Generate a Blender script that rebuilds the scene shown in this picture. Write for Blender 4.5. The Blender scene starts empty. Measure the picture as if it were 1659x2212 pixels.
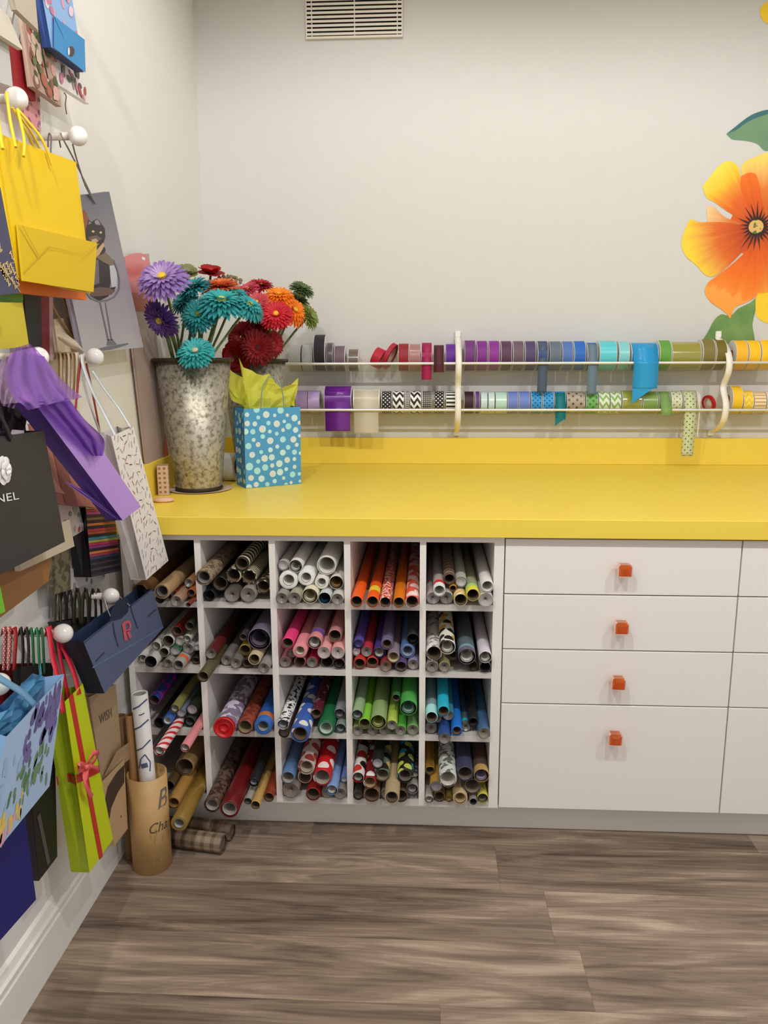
import bpy, math, random
from mathutils import Vector, Matrix
random.seed(7)
COL = bpy.context.scene.collection
V = Vector
# ---------------------------------------------------------------- camera (solved from the room's own lines)
F_PX, CX, CY = 1710.91, 829.5, 1106.0
CAM = V((0.8274, -1.9679, 1.323)); YAW, PITCH, ROLL = 0.0548, 0.1965, -0.0037
_f = V((-math.sin(YAW)*math.cos(PITCH), math.cos(YAW)*math.cos(PITCH), -math.sin(PITCH)))
_r0 = V((math.cos(YAW), math.sin(YAW), 0)); _u0 = _r0.cross(_f)
_R = math.cos(ROLL)*_r0 + math.sin(ROLL)*_u0
_U = -math.sin(ROLL)*_r0 + math.cos(ROLL)*_u0
def ray(px, py): return _f + _R*((px-CX)/F_PX) - _U*((py-CY)/F_PX)
def on_plane(px, py, P, N):
    d = ray(px, py); return CAM + d*((P-CAM).dot(N)/d.dot(N))
def at_x(px, py, X): d = ray(px, py); return CAM + d*((X-CAM.x)/d.x)
def at_y(px, py, Y): d = ray(px, py); return CAM + d*((Y-CAM.y)/d.y)
def at_z(px, py, Z): d = ray(px, py); return CAM + d*((Z-CAM.z)/d.z)
def to_px(P):
    d = P-CAM; z = d.dot(_f); return CX+F_PX*d.dot(_R)/z, CY-F_PX*d.dot(_U)/z
D = 1.043            # depth from counter front to the far wall
CT = 0.914           # counter height
FY = 0.0217          # cabinet faces sit back from the counter edge
# ---------------------------------------------------------------- materials
def lin(c):
    return tuple(((v/255)/12.92 if v/255 <= .04045 else ((v/255+.055)/1.055)**2.4) for v in c[:3]) + (1,)
_MC = {}
def mat(base, rough=.55, pat=None, c2=(255,255,255), s=.02, k=.5, metal=0, coat=0, trans=0, alpha=1, bump=0, bs=60, spec=.5, sub=0, c3=None, vary=0):
    key = (base, rough, pat, c2, s, k, metal, coat, trans, alpha, bump, bs, spec, sub, c3, vary)
    if key in _MC: return _MC[key]
    m = bpy.data.materials.new('surface'); m.use_nodes = True
    nt = m.node_tree; N = nt.nodes; L = nt.links; b = N['Principled BSDF']
    b.inputs['Roughness'].default_value = rough; b.inputs['Metallic'].default_value = metal
    b.inputs['Coat Weight'].default_value = coat; b.inputs['Coat Roughness'].default_value = .12
    b.inputs['Transmission Weight'].default_value = trans; b.inputs['Alpha'].default_value = alpha
    b.inputs['Specular IOR Level'].default_value = spec
    b.inputs['Base Color'].default_value = lin(base)
    def mth(op, a, bb=None, c=None):
        n = N.new('ShaderNodeMath'); n.operation = op
        for i, v in enumerate((a, bb, c)):
            if v is None: continue
            if isinstance(v, (int, float)): n.inputs[i].default_value = v
            else: L.new(v, n.inputs[i])
        return n.outputs[0]
    def mix(fac, a, c):
        n = N.new('ShaderNodeMix'); n.data_type = 'RGBA'; L.new(fac, n.inputs[0])
        for i, v in ((6, a), (7, c)):
            if isinstance(v, tuple): n.inputs[i].default_value = v
            else: L.new(v, n.inputs[i])
        return n.outputs[2]
    uvn = N.new('ShaderNodeUVMap'); uv = uvn.outputs[0]
    sep = N.new('ShaderNodeSeparateXYZ'); L.new(uv, sep.inputs[0]); u, v = sep.outputs[0], sep.outputs[1]
    fac = None; colr = None
    def noise(scale, detail=3, vec=None, dist=0):
        n = N.new('ShaderNodeTexNoise'); n.inputs['Scale'].default_value = scale; n.inputs['Detail'].default_value = detail
        n.inputs['Distortion'].default_value = dist
        L.new(vec if vec else uv, n.inputs['Vector']); return n.outputs[0]
    def voro(scale, rnd=1, vec=None):
        n = N.new('ShaderNodeTexVoronoi'); n.voronoi_dimensions = '2D'; n.inputs['Scale'].default_value = scale
        n.inputs['Randomness'].default_value = rnd; L.new(vec if vec else uv, n.inputs['Vector']); return n
    if pat == 'dots':
        mp = N.new('ShaderNodeMapping'); mp.inputs['Rotation'].default_value = (0, 0, math.pi/4); L.new(uv, mp.inputs[0])
        fac = mth('LESS_THAN', voro(1/s, 0, mp.outputs[0]).outputs['Distance'], k)
    elif pat == 'rdots': fac = mth('LESS_THAN', voro(1/s, .8).outputs['Distance'], k)
    elif pat == 'rings': fac = mth('LESS_THAN', mth('FRACT', mth('DIVIDE', v, s)), k)
    elif pat == 'long': fac = mth('LESS_THAN', mth('FRACT', mth('DIVIDE', u, s)), k)
    elif pat == 'candy': fac = mth('LESS_THAN', mth('FRACT', mth('DIVIDE', mth('ADD', u, v), s)), k)
    elif pat == 'chev':
        t = mth('ABSOLUTE', mth('SUBTRACT', mth('FRACT', mth('DIVIDE', v, s)), .5))
        fac = mth('LESS_THAN', mth('FRACT', mth('ADD', mth('DIVIDE', u, s*1.15), mth('MULTIPLY', t, 1.3))), k)
    elif pat == 'chevr':
        t = mth('ABSOLUTE', mth('SUBTRACT', mth('FRACT', mth('DIVIDE', u, s)), .5))
        fac = mth('LESS_THAN', mth('FRACT', mth('ADD', mth('DIVIDE', v, s*.8), mth('MULTIPLY', t, 1.2))), k)
    elif pat == 'check':
        fac = mth('MULTIPLY', mth('LESS_THAN', mth('FRACT', mth('DIVIDE', u, s)), k), mth('LESS_THAN', mth('FRACT', mth('DIVIDE', v, s)), k))
    elif pat == 'plaid':
        a = mth('LESS_THAN', mth('FRACT', mth('DIVIDE', u, s)), k); c = mth('LESS_THAN', mth('FRACT', mth('DIVIDE', v, s)), k)
        fac = mth('MULTIPLY', mth('ADD', a, c), .5)
    elif pat == 'blot': fac = mth('GREATER_THAN', noise(1/s, 4, dist=.6), k)
    elif pat == 'vgrad':
        n = N.new('ShaderNodeClamp'); L.new(mth('DIVIDE', v, s), n.inputs[0]); fac = n.outputs[0]
    elif pat == 'soft': fac = noise(1/s, 4)
    elif pat == 'tip': fac = mth('LESS_THAN', v, s)
    elif pat == 'tip2':
        colr = mix(mth('LESS_THAN', v, s), mix(mth('LESS_THAN', v, s*1.75), lin(base), lin(c3)), lin(c2))
    elif pat == 'flower':
        vr = voro(1/s, .9); cols = N.new('ShaderNodeSeparateColor'); L.new(vr.outputs['Color'], cols.inputs[0])
        hit = mth('LESS_THAN', vr.outputs['Distance'], k)
        colr = mix(hit, lin(base), mix(mth('GREATER_THAN', cols.outputs[0], .5), lin(c2), lin(c3 or c2)))
    elif pat == 'grain':
        mp = N.new('ShaderNodeMapping'); mp.inputs['Scale'].default_value = (1/s, .06/s, 1); L.new(uv, mp.inputs[0])
        fac = noise(1, 4, mp.outputs[0])
    if fac is not None: colr = mix(fac, lin(base), lin(c2))
    if vary:
        n = noise(18, 3); src = colr if colr is not None else None
        if src is None:
            rgb = N.new('ShaderNodeRGB'); rgb.outputs[0].default_value = lin(base); src = rgb.outputs[0]
        h = N.new('ShaderNodeHueSaturation'); L.new(src, h.inputs['Color'])
        L.new(mth('ADD', mth('MULTIPLY', n, vary*2), 1-vary), h.inputs['Value']); colr = h.outputs[0]
    if colr is not None: L.new(colr, b.inputs['Base Color'])
    if bump:
        tc = N.new('ShaderNodeTexCoord')
        bn = N.new('ShaderNodeBump'); bn.inputs['Strength'].default_value = bump; bn.inputs['Distance'].default_value = .002
        L.new(noise(bs, 3, tc.outputs['Object']), bn.inputs['Height']); L.new(bn.outputs[0], b.inputs['Normal'])
    if sub:
        # thin sheet: some light passes through
        tr = N.new('ShaderNodeBsdfTranslucent'); tr.inputs[0].default_value = lin(base)
        if colr is not None: L.new(colr, tr.inputs[0])
        mx = N.new('ShaderNodeMixShader'); mx.inputs[0].default_value = sub
        L.new(b.outputs[0], mx.inputs[1]); L.new(tr.outputs[0], mx.inputs[2]); L.new(mx.outputs[0], N['Material Output'].inputs[0])
    _MC[key] = m; return m
def clear_mat(tint=(235,238,238), amount=.85, rough=.08):
    key = ('clear', tint, amount, rough)
    if key in _MC: return _MC[key]
    m = bpy.data.materials.new('clear_plastic'); m.use_nodes = True; nt = m.node_tree; N = nt.nodes; L = nt.links
    b = N['Principled BSDF']; b.inputs['Base Color'].default_value = lin(tint); b.inputs['Roughness'].default_value = rough
    t = N.new('ShaderNodeBsdfTransparent'); t.inputs[0].default_value = lin(tint)
    mx = N.new('ShaderNodeMixShader'); mx.inputs[0].default_value = amount
    L.new(b.outputs[0], mx.inputs[1]); L.new(t.outputs[0], mx.inputs[2]); L.new(mx.outputs[0], N['Material Output'].inputs[0])
    _MC[key] = m; return m
# ---------------------------------------------------------------- mesh building
class MB:
    def __init__(s): s.v = []; s.f = []; s.m = []; s.uv = []; s.sm = []
    def add(s, vs, fs, m=0, uv=None, smooth=False):
        b = len(s.v); s.v += [V(p) for p in vs]
        for i, f in enumerate(fs):
            s.f.append([b+k for k in f]); s.m.append(m); s.sm.append(smooth)
            s.uv.append(uv[i] if uv else [(vs[k][0]+vs[k][1]*.7, vs[k][2]+vs[k][1]*.3) for k in f])
    def quad(s, a, b, c, d, m=0, uv=None):
        w = (V(b)-V(a)).length; h = (V(d)-V(a)).length
        s.add([a, b, c, d], [(0,1,2,3)], m, [uv or [(0,0),(w,0),(w,h),(0,h)]])
    def poly(s, pts, m=0):
        s.add(pts, [list(range(len(pts)))], m)
    def box(s, x0, x1, y0, y1, z0, z1, m=0):
        p = [(x,y,z) for z in (z0,z1) for y in (y0,y1) for x in (x0,x1)]
        fs = [(0,2,3,1),(4,5,7,6),(0,1,5,4),(2,6,7,3),(0,4,6,2),(1,3,7,5)]
        uvs = []
        for f in fs:
            q = [p[i] for i in f]
            ax = 2 if f[0] in (0,4) and set(f) in ({0,1,2,3},{4,5,6,7}) else None
            if len({c[2] for c in q}) == 1: uvs.append([(c[0],c[1]) for c in q])
            elif len({c[1] for c in q}) == 1: uvs.append([(c[0],c[2]) for c in q])
            else: uvs.append([(c[1],c[2]) for c in q])
        s.add(p, fs, m, uvs)
    def bevbox(s, x0, x1, y0, y1, z0, z1, b, m=0):
        # box with its eight corners and twelve edges chamfered
        X, Y, Z = (x0,x1), (y0,y1), (z0,z1); sg = (1,-1); vs = []; idx = {}
        for i in (0,1):
            for j in (0,1):
                for k in (0,1):
                    for a in range(3):
                        p = [X[i]+sg[i]*b, Y[j]+sg[j]*b, Z[k]+sg[k]*b]; p[a] = (X[i],Y[j],Z[k])[a]
                        idx[i,j,k,a] = len(vs); vs.append(tuple(p))
        fs = []
        for a in range(3):
            o = [t for t in range(3) if t != a]
            for e in (0,1):
                f = []
                for c in ((0,0),(1,0),(1,1),(0,1)):
                    key = [0,0,0]; key[a] = e; key[o[0]] = c[0]; key[o[1]] = c[1]; f.append(idx[key[0],key[1],key[2],a])
                fs.append(f)
            for c in ((0,0),(1,0),(1,1),(0,1)):
                f = []
                for (e, ax) in ((0,o[0]),(1,o[0]),(1,o[1]),(0,o[1])):
                    key = [0,0,0]; key[a] = e; key[o[0]] = c[0]; key[o[1]] = c[1]; f.append(idx[key[0],key[1],key[2],ax])
                fs.append(f)
        for i in (0,1):
            for j in (0,1):
                for k in (0,1): fs.append([idx[i,j,k,a] for a in range(3)])
        s.add(vs, fs, m)
    def lathe(s, prof, n=24, axis='z', c=(0,0,0), m=0, smooth=True, a0=0, a1=2*math.pi):
        c = V(c); full = abs(a1-a0-2*math.pi) < 1e-6; vs = []; P = len(prof); ln = [0]
        for i in range(1, P): ln.append(ln[-1]+math.hypot(prof[i][0]-prof[i-1][0], prof[i][1]-prof[i-1][1]))
        cols = n if full else n+1
        for j in range(cols):
            a = a0+(a1-a0)*j/n
            for (r, h) in prof:
                p = (r*math.cos(a), r*math.sin(a), h) if axis == 'z' else (r*math.cos(a), h, r*math.sin(a)) if axis == 'y' else (h, r*math.cos(a), r*math.sin(a))
                vs.append(c+V(p))
        R = max(r for r, h in prof); fs = []; uv = []
        for j in range(n):
            j2 = (j+1) % cols; ua, ub = R*(a0+(a1-a0)*j/n), R*(a0+(a1-a0)*(j+1)/n)
            for i in range(P-1):
                fs.append((j*P+i, j2*P+i, j2*P+i+1, j*P+i+1)); uv.append([(ua,ln[i]),(ub,ln[i]),(ub,ln[i+1]),(ua,ln[i+1])])
        s.add(vs, fs, m, uv, smooth)
    def tube(s, pts, r, n=8, m=0, cap=True):
        pts = [V(p) for p in pts]; rs = r if isinstance(r, (list,tuple)) else [r]*len(pts); vs = []; uv = []; fs = []; prev = None; L = 0; ls = []
        for i, p in enumerate(pts):
            t = (pts[min(i+1,len(pts)-1)]-pts[max(i-1,0)]).normalized()
            if prev is None:
                a = t.cross(V((0,0,1)) if abs(t.z) < .9 else V((1,0,0))).normalized()
            else: a = (prev-t*prev.dot(t)).normalized()
            prev = a; b = t.cross(a)
            if i: L += (p-pts[i-1]).length
            ls.append(L)
            for j in range(n):
                q = 2*math.pi*j/n; vs.append(p+(a*math.cos(q)+b*math.sin(q))*rs[i])
        for i in range(len(pts)-1):
            for j in range(n):
                k = (j+1) % n; fs.append((i*n+j, i*n+k, (i+1)*n+k, (i+1)*n+j))
                uv.append([(j*rs[i]*6.28/n,ls[i]),((j+1)*rs[i]*6.28/n,ls[i]),((j+1)*rs[i]*6.28/n,ls[i+1]),(j*rs[i]*6.28/n,ls[i+1])])
        s.add(vs, fs, m, uv, True)
        if cap:
            s.add(vs[:n], [list(range(n))[::-1]], m); s.add(vs[-n:], [list(range(n))], m)
    def strip(s, pts, w, side, m=0, ws=None, th=.0006):
        # flat band along pts; side = direction its width points to
        pts = [V(p) for p in pts]; vs = []; n = len(pts); L = 0; ls = []; off = []
        for i, p in enumerate(pts):
            t = (pts[min(i+1,n-1)]-pts[max(i-1,0)]).normalized(); sd = V(side[i] if isinstance(side, list) else side)
            sd = (sd-t*sd.dot(t)).normalized(); ww = ws[i] if ws else w
            if i: L += (p-pts[i-1]).length
            ls.append(L); nn = t.cross(sd)*th
            vs += [p-sd*ww/2+nn, p+sd*ww/2+nn, p-sd*ww/2-nn, p+sd*ww/2-nn]
        fs = []; uv = []
        for i in range(n-1):
            a, b = 4*i, 4*i+4
            for q in ((a,a+1,b+1,b),(a+3,a+2,b+2,b+3),(a+2,a,b,b+2),(a+1,a+3,b+3,b+1)):
                fs.append(q); uv.append([(0,ls[i]),(w,ls[i]),(w,ls[i+1]),(0,ls[i+1])])
        fs += [(0,2,3,1),(4*n-4,4*n-3,4*n-1,4*n-2)]; uv += [[(0,0)]*4]*2
        s.add(vs, fs, m, uv, True)
    def build(s, name, mats, parent=None, base=None):
        me = bpy.data.meshes.new(name); o = base if base is not None else V((0,0,0))
        me.from_pydata([tuple(p-o) for p in s.v], [], s.f)
        for m in (mats if isinstance(mats, (list,tuple)) else [mats]): me.materials.append(m)
        ul = me.uv_layers.new(name='UVMap')
        for p in me.polygons:
            p.material_index = s.m[p.index]; p.use_smooth = s.sm[p.index]
            for li, k in enumerate(p.loop_indices): ul.data[k].uv = s.uv[p.index][li]
        me.validate(); ob = bpy.data.objects.new(name, me); COL.objects.link(ob)
        if parent is not None: ob.parent = parent
        elif base is not None: ob.location = base
        return ob
def thing(name, label, cat, loc=(0,0,0), group=None):
    o = bpy.data.objects.new(name, None); COL.objects.link(o); o.location = loc; o.empty_display_size = .03
    o['label'] = label; o['category'] = cat
    if group: o['group'] = group
    return o
def tag(o, label, cat, group=None):
    o['label'] = label; o['category'] = cat
    if group: o['group'] = group
    return o
def struct(name, mb, m):
    o = mb.build(name, m); o['kind'] = 'structure'; return o
def text_mesh(txt, shear=0):
    cu = bpy.data.curves.new('letters', 'FONT'); cu.body = txt; cu.size = 1; cu.shear = shear; cu.resolution_u = 3
    ob = bpy.data.objects.new('letters', cu); COL.objects.link(ob); bpy.context.view_layer.update()
    me = bpy.data.meshes.new_from_object(ob.evaluated_get(bpy.context.evaluated_depsgraph_get()))
    vs = [v.co.copy() for v in me.vertices]; fs = [tuple(p.vertices) for p in me.polygons]
    bpy.data.objects.remove(ob); bpy.data.curves.remove(cu); bpy.data.meshes.remove(me)
    x0 = min(v.x for v in vs); x1 = max(v.x for v in vs); y0 = min(v.y for v in vs); y1 = max(v.y for v in vs)
    return [((v.x-x0)/(x1-x0), (v.y-y0)/(y1-y0)) for v in vs], fs
def smooth_path(pts, n=6):
    pts = [V(p) for p in pts]; out = []
    for i in range(len(pts)-1):
        p0, p1, p2, p3 = pts[max(i-1,0)], pts[i], pts[i+1], pts[min(i+2,len(pts)-1)]
        for k in range(n):
            t = k/n; out.append(.5*((2*p1)+(p2-p0)*t+(2*p0-5*p1+4*p2-p3)*t*t+(3*p1-p0-3*p2+p3)*t**3))
    return out+[pts[-1]]
# ================================================================ the setting
def wall_mat(base, sc=900, st=.25):
    return mat(base, .75, bump=st, bs=sc, vary=.012)
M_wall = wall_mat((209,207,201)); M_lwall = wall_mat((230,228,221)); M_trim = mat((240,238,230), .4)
XR = 4.2; YB = -4.2; ZC = 2.78
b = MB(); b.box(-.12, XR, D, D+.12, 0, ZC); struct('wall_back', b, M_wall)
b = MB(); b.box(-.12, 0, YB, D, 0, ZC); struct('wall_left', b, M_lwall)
b = MB(); b.box(-.12, XR, YB, D+.12, ZC, ZC+.1); struct('ceiling', b, mat((226,220,205), .85))
def floor_mat():
    m = bpy.data.materials.new('plank_floor'); m.use_nodes = True; nt = m.node_tree; N = nt.nodes; L = nt.links; b = N['Principled BSDF']
    def mth(op, a, bb=None):
        n = N.new('ShaderNodeMath'); n.operation = op
        for i, v in enumerate((a, bb)):
            if v is None: continue
            if isinstance(v, (int,float)): n.inputs[i].default_value = v
            else: L.new(v, n.inputs[i])
        return n.outputs[0]
    tc = N.new('ShaderNodeTexCoord'); sp = N.new('ShaderNodeSeparateXYZ'); L.new(tc.outputs['Object'], sp.inputs[0])
    x, y = sp.outputs[0], sp.outputs[1]; W, LN = .185, 1.22
    ry = mth('DIVIDE', y, W); row = mth('FLOOR', ry)
    wr = N.new('ShaderNodeTexWhiteNoise'); wr.noise_dimensions = '1D'; L.new(row, wr.inputs['W'])
    xs = mth('ADD', mth('DIVIDE', x, LN), wr.outputs['Value']); col = mth('FLOOR', xs)
    cid = mth('ADD', mth('MULTIPLY', row, 17.3), col)
    wc = N.new('ShaderNodeTexWhiteNoise'); wc.noise_dimensions = '1D'; L.new(cid, wc.inputs['W'])
    cb = N.new('ShaderNodeCombineXYZ'); L.new(mth('ADD', mth('MULTIPLY', x, 1.9), mth('MULTIPLY', wc.outputs['Value'], 40)), cb.inputs[0])
    L.new(mth('MULTIPLY', y, 17), cb.inputs[1])
    n1 = N.new('ShaderNodeTexNoise'); n1.inputs['Scale'].default_value = 1; n1.inputs['Detail'].default_value = 5; n1.inputs['Roughness'].default_value = .62
    n1.inputs['Distortion'].default_value = 1.1; L.new(cb.outputs[0], n1.inputs['Vector'])
    cb2 = N.new('ShaderNodeCombineXYZ'); L.new(mth('MULTIPLY', x, 6), cb2.inputs[0]); L.new(mth('MULTIPLY', y, 160), cb2.inputs[1])
    n2 = N.new('ShaderNodeTexNoise'); n2.inputs['Scale'].default_value = 1; n2.inputs['Detail'].default_value = 3; L.new(cb2.outputs[0], n2.inputs['Vector'])
    g = mth('ADD', mth('ADD', mth('MULTIPLY', n1.outputs[0], .78), mth('MULTIPLY', n2.outputs[0], .22)), mth('MULTIPLY', mth('SUBTRACT', wc.outputs['Value'], .5), .10))
    r = N.new('ShaderNodeValToRGB'); L.new(g, r.inputs[0]); e = r.color_ramp.elements
    e[0].position = .30; e[0].color = lin((76,63,54)); e[1].position = .70; e[1].color = lin((190,170,148))
    q = e.new(.43); q.color = lin((116,99,86)); q = e.new(.55); q.color = lin((146,127,110))
    fx = mth('FRACT', xs); fy = mth('FRACT', ry)
    ex = mth('LESS_THAN', mth('MINIMUM', fx, mth('SUBTRACT', 1.0, fx)), .0010); ey = mth('LESS_THAN', mth('MINIMUM', fy, mth('SUBTRACT', 1.0, fy)), .006)
    sm = mth('MAXIMUM', ex, ey); mx = N.new('ShaderNodeMix'); mx.data_type = 'RGBA'; L.new(mth('MULTIPLY', sm, .28), mx.inputs[0])
    L.new(r.outputs[0], mx.inputs[6]); mx.inputs[7].default_value = lin((80,66,56)); L.new(mx.outputs[2], b.inputs['Base Color'])
    b.inputs['Roughness'].default_value = .48; b.inputs['Specular IOR Level'].default_value = .35
    bp = N.new('ShaderNodeBump'); bp.inputs['Strength'].default_value = .15; bp.inputs['Distance'].default_value = .001
    L.new(n2.outputs[0], bp.inputs['Height']); L.new(bp.outputs[0], b.inputs['Normal']); return m
b = MB(); b.box(-.12, XR, YB, D+.12, -.06, 0); struct('floor', b, floor_mat())
b = MB()   # tall skirting board with a stepped top
prof = [(0,0),(.016,0),(.016,.098),(.013,.102),(.013,.108),(.016,.112),(.016,.118),(.011,.124),(.007,.140),(0,.146)]
n = len(prof)
pts = [(x, YB, z) for x, z in prof]+[(x, .08, z) for x, z in prof]
b.add(pts, [(i, (i+1) % n, n+(i+1) % n, n+i) for i in range(n)]+[list(range(n))[::-1], [n+i for i in range(n)]])
struct('baseboard_left', b, M_trim)
# ================================================================ furniture
M_lam = mat((238,233,226), .42); M_lamin = mat((206,202,195), .5)  # M_lamin is the same laminate darkened, putting cubby shade into its colour
M_yel = mat((243,214,78), .4, pat='soft', c2=(240,209,72), s=.004)
# --- worktop
b = MB(); b.bevbox(.003, 2.95, 0, D-.0005, .8656, CT, .0012)
wt = b.build('worktop', M_yel); tag(wt, 'long yellow laminate worktop running along the wall', 'countertop')
b = MB(); b.bevbox(.021, 2.95, D-.019, D-.0005, CT+.0003, 1.0135, .001)
sp_ = b.build('backsplash', M_yel); tag(sp_, 'low yellow upstand along the wall behind the worktop', 'backsplash')
b = MB(); b.bevbox(.001, .020, .012, D-.0005, CT+.0003, 1.0135, .001)
sp_ = b.build('backsplash', M_yel); tag(sp_, 'short yellow upstand on the side wall behind the galvanised bucket', 'backsplash')
# --- pigeonhole cabinet
W_, X1 = .1973, .2189; T = .0165
DIV = [X1+(k-1)*W_ for k in range(5)]          # left faces of the dividers (the first one is the side panel)
ZS = [.8479, .6632, .4771, .294, .1005]         # undersides, top to bottom
ZT = [None, .6632+T, .4771+T, .294+T, .1005+T]  # shelf tops
XE = 1.0277; YC = .86
cab = thing('pigeonhole_cabinet', 'white twenty-hole pigeonhole cabinet full of wrapping paper rolls under the worktop', 'cabinet', (0,0,0))
b = MB(); b.box(.002, XE, FY, YC, ZS[0], .8650); b.build('top_panel', M_lam, cab)
for k in range(5):
    x = DIV[k] if k else .0216
    b = MB(); b.box(x, x+T, FY, YC, ZS[4], ZS[0]); b.build('divider' if k else 'side_panel', M_lam, cab)
b = MB(); b.box(X1+4*W_-.006, XE, FY, YC, ZS[4], ZS[0]); b.build('side_panel', M_lam, cab)
for r in range(1, 4):
    b = MB()
    for k in range(5):
        x0 = (DIV[k] if k else .0216)+T; x1 = DIV[k+1] if k < 4 else X1+4*W_-.006
        b.box(x0, x1, FY+.0004, YC, ZS[r], ZT[r])
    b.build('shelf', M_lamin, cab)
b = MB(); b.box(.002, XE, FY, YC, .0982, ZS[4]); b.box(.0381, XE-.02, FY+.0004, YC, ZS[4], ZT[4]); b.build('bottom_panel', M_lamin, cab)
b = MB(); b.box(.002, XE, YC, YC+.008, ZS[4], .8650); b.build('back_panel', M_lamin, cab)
# toe kick
b = MB(); b.box(.02, 2.95, .086, .104, 0, .0980); tk = b.build('plinth', mat((238,232,222), .5)); tag(tk, 'recessed pale plinth board under the white cabinets', 'plinth')
CELLX = [((DIV[k] if k else .0216)+T, DIV[k+1] if k < 4 else X1+4*W_-.006) for k in range(5)]
# --- drawer cabinets
M_shade = mat((60,52,44), .8)
M_knob = mat((255,136,34), .06, coat=1, trans=.75, sub=.15)
ZD = [.8600, .7115, .5605, .4078, .0995]
KZ = [.7855, .6335, .482, .326]
def drawers(x0, x1, label, seen):
    t = thing('drawer_cabinet', label, 'cabinet', (x0,0,0)); B = V((x0,0,0))
    b = MB(); b.box(x0+.001, x1-.001, FY+.020, YC, .0982, .8650); b.build('carcass', M_shade, t, B)
    for i in range(4):
        b = MB(); b.bevbox(x0+.0016, x1-.0016, FY, FY+.0198, ZD[i+1]+.0016, ZD[i]-.0016, .0012)
        d = b.build('drawer_front', M_lam, t, B)
        if seen:
            kx = 1.3278; z = KZ[i]; b = MB()
            b.bevbox(kx-.0165, kx+.0165, FY-.040, FY-.010, z-.0165, z+.0165, .004)
            c = [(kx-.008, FY-.0425, z-.008),(kx+.008, FY-.0425, z-.008),(kx+.008, FY-.0425, z+.008),(kx-.008, FY-.0425, z+.008)]
            o = [(kx-.0125, FY-.0401, z-.0125),(kx+.0125, FY-.0401, z-.0125),(kx+.0125, FY-.0401, z+.0125),(kx-.0125, FY-.0401, z+.0125)]
            b.add(c+o, [(0,1,2,3)]+[(k,4+k,4+(k+1)%4,(k+1)%4) for k in range(4)])
            kb = b.build('knob', M_knob, d, B); kb['label'] = 'square faceted orange glass knob'
            b = MB(); b.lathe([(0,FY-.0105),(.008,FY-.0105),(.0065,FY-.004),(.010,FY-.001),(.010,FY)], 16, 'y', (kx,0,z)); b.build('knob_stem', mat((190,188,184),.25,metal=1), kb, B)
drawers(1.0290, 1.6244, 'white drawer cabinet with four orange glass knobs beside the pigeonholes', True)
drawers(1.6244, 2.2400, 'white drawer cabinet at the frame edge, its knobs out of view', False)
# --- air vent
vz0, vz1, vx0, vx1 = 2.3976, 2.60, .3976, .7334
vt = thing('air_vent', 'white slatted air vent high on the back wall', 'vent', (vx0, D, vz0)); B = V((vx0,D,vz0))
M_vent = mat((222,214,198), .5)
b = MB(); b.box(vx0+.004, vx1-.004, D-.003, D-.0005, vz0+.004, vz1-.004); b.build('backing', mat((40,34,28), .9), vt, B)
b = MB(); w = .007
b.box(vx0, vx1, D-.013, D-.0008, vz0, vz0+w); b.box(vx0, vx1, D-.013, D-.0008, vz1-w, vz1)
b.box(vx0, vx0+.004, D-.012, D-.0008, vz0+w, vz1-w); b.box(vx1-.004, vx1, D-.012, D-.0008, vz0+w, vz1-w); b.build('frame', M_vent, vt, B)
ns = 14; st = (vz1-vz0-2*w)/ns
for i in range(ns):
    z = vz0+w+st*(i+.62); b = MB()
    y0, y1 = D-.0125, D-.004
    b.add([(vx0+.004,y0,z-.0052),(vx1-.004,y0,z-.0052),(vx1-.004,y0,z+.0026),(vx0+.004,y0,z+.0026),(vx0+.004,y1,z-.0006),(vx1-.004,y1,z-.0006),(vx1-.004,y1,z+.0060),(vx0+.004,y1,z+.0060)],
          [(0,1,2,3),(4,7,6,5),(0,4,5,1),(3,2,6,7),(0,3,7,4),(1,5,6,2)])
    b.build('slat', M_vent, vt, B)
for fx in (.062, .505, .945):
    x = vx0+(vx1-vx0)*fx; b = MB(); b.box(x-.0016, x+.0016, D-.0115, D-.003, vz0+w, vz1-w); b.build('mullion', M_vent, vt, B)
# ================================================================ ribbon rack on the back wall
YS = D-.068; YR = D-.128
RZ1 = [at_y(x, y, YR) for x, y in ((612,786.4),(1555,783))]; RZ2 = [at_y(x, y, YR) for x, y in ((645,884.3),(1555,887))]
zr1 = (RZ1[0].z+RZ1[1].z)/2; zr2 = (RZ2[0].z+RZ2[1].z)/2
rk = thing('ribbon_rack', 'white two-tier wall rack with metal rods holding ribbon spools above the worktop', 'rack', (1.2,D,1.05)); B = V((1.2,D,1.05))
XL = at_y(612, 786, YR).x; XR_ = 2.75
M_rod = mat((222,221,218), .32, metal=.5); M_brk = mat((240,236,224), .35)
for z in (zr1, zr2):
    b = MB(); b.tube([(XL-(.0 if z == zr1 else -.01), YR, z), (XR_, YR, z)], .0048, 12); b.build('rod', M_rod, rk, B)
zb1 = at_y(900, 802, YS).z; zb2 = at_y(900, 894, YS).z       # where the spools rest
M_clear = clear_mat((236,238,236), .86, .12)
for zb, zr in ((zb1, zr1), (zb2, zr2)):
    rr = .0585; cz = zb+rr-.0012; prof = []
    for k in range(13):
        a = math.radians(-33-114*k/12); prof.append((YS+rr*math.cos(a), cz+rr*math.sin(a)))
    vs = [(x, y, z) for x in (XL+.012, XR_) for y, z in prof]; n = len(prof)
    b = MB(); b.add(vs, [(i, i+1, n+i+1, n+i) for i in range(n-1)], smooth=True); b.build('clear_trough', M_clear, rk, B)
bp = [(.009,722),(.009,731),(.040,737),(.085,748),(.122,766),(.137,784),(.132,806),(.104,826),(.096,838),(.110,852),(.132,870),(.137,887),(.124,908),(.088,922),(.040,930),(.010,932),(.009,935)]
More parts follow.
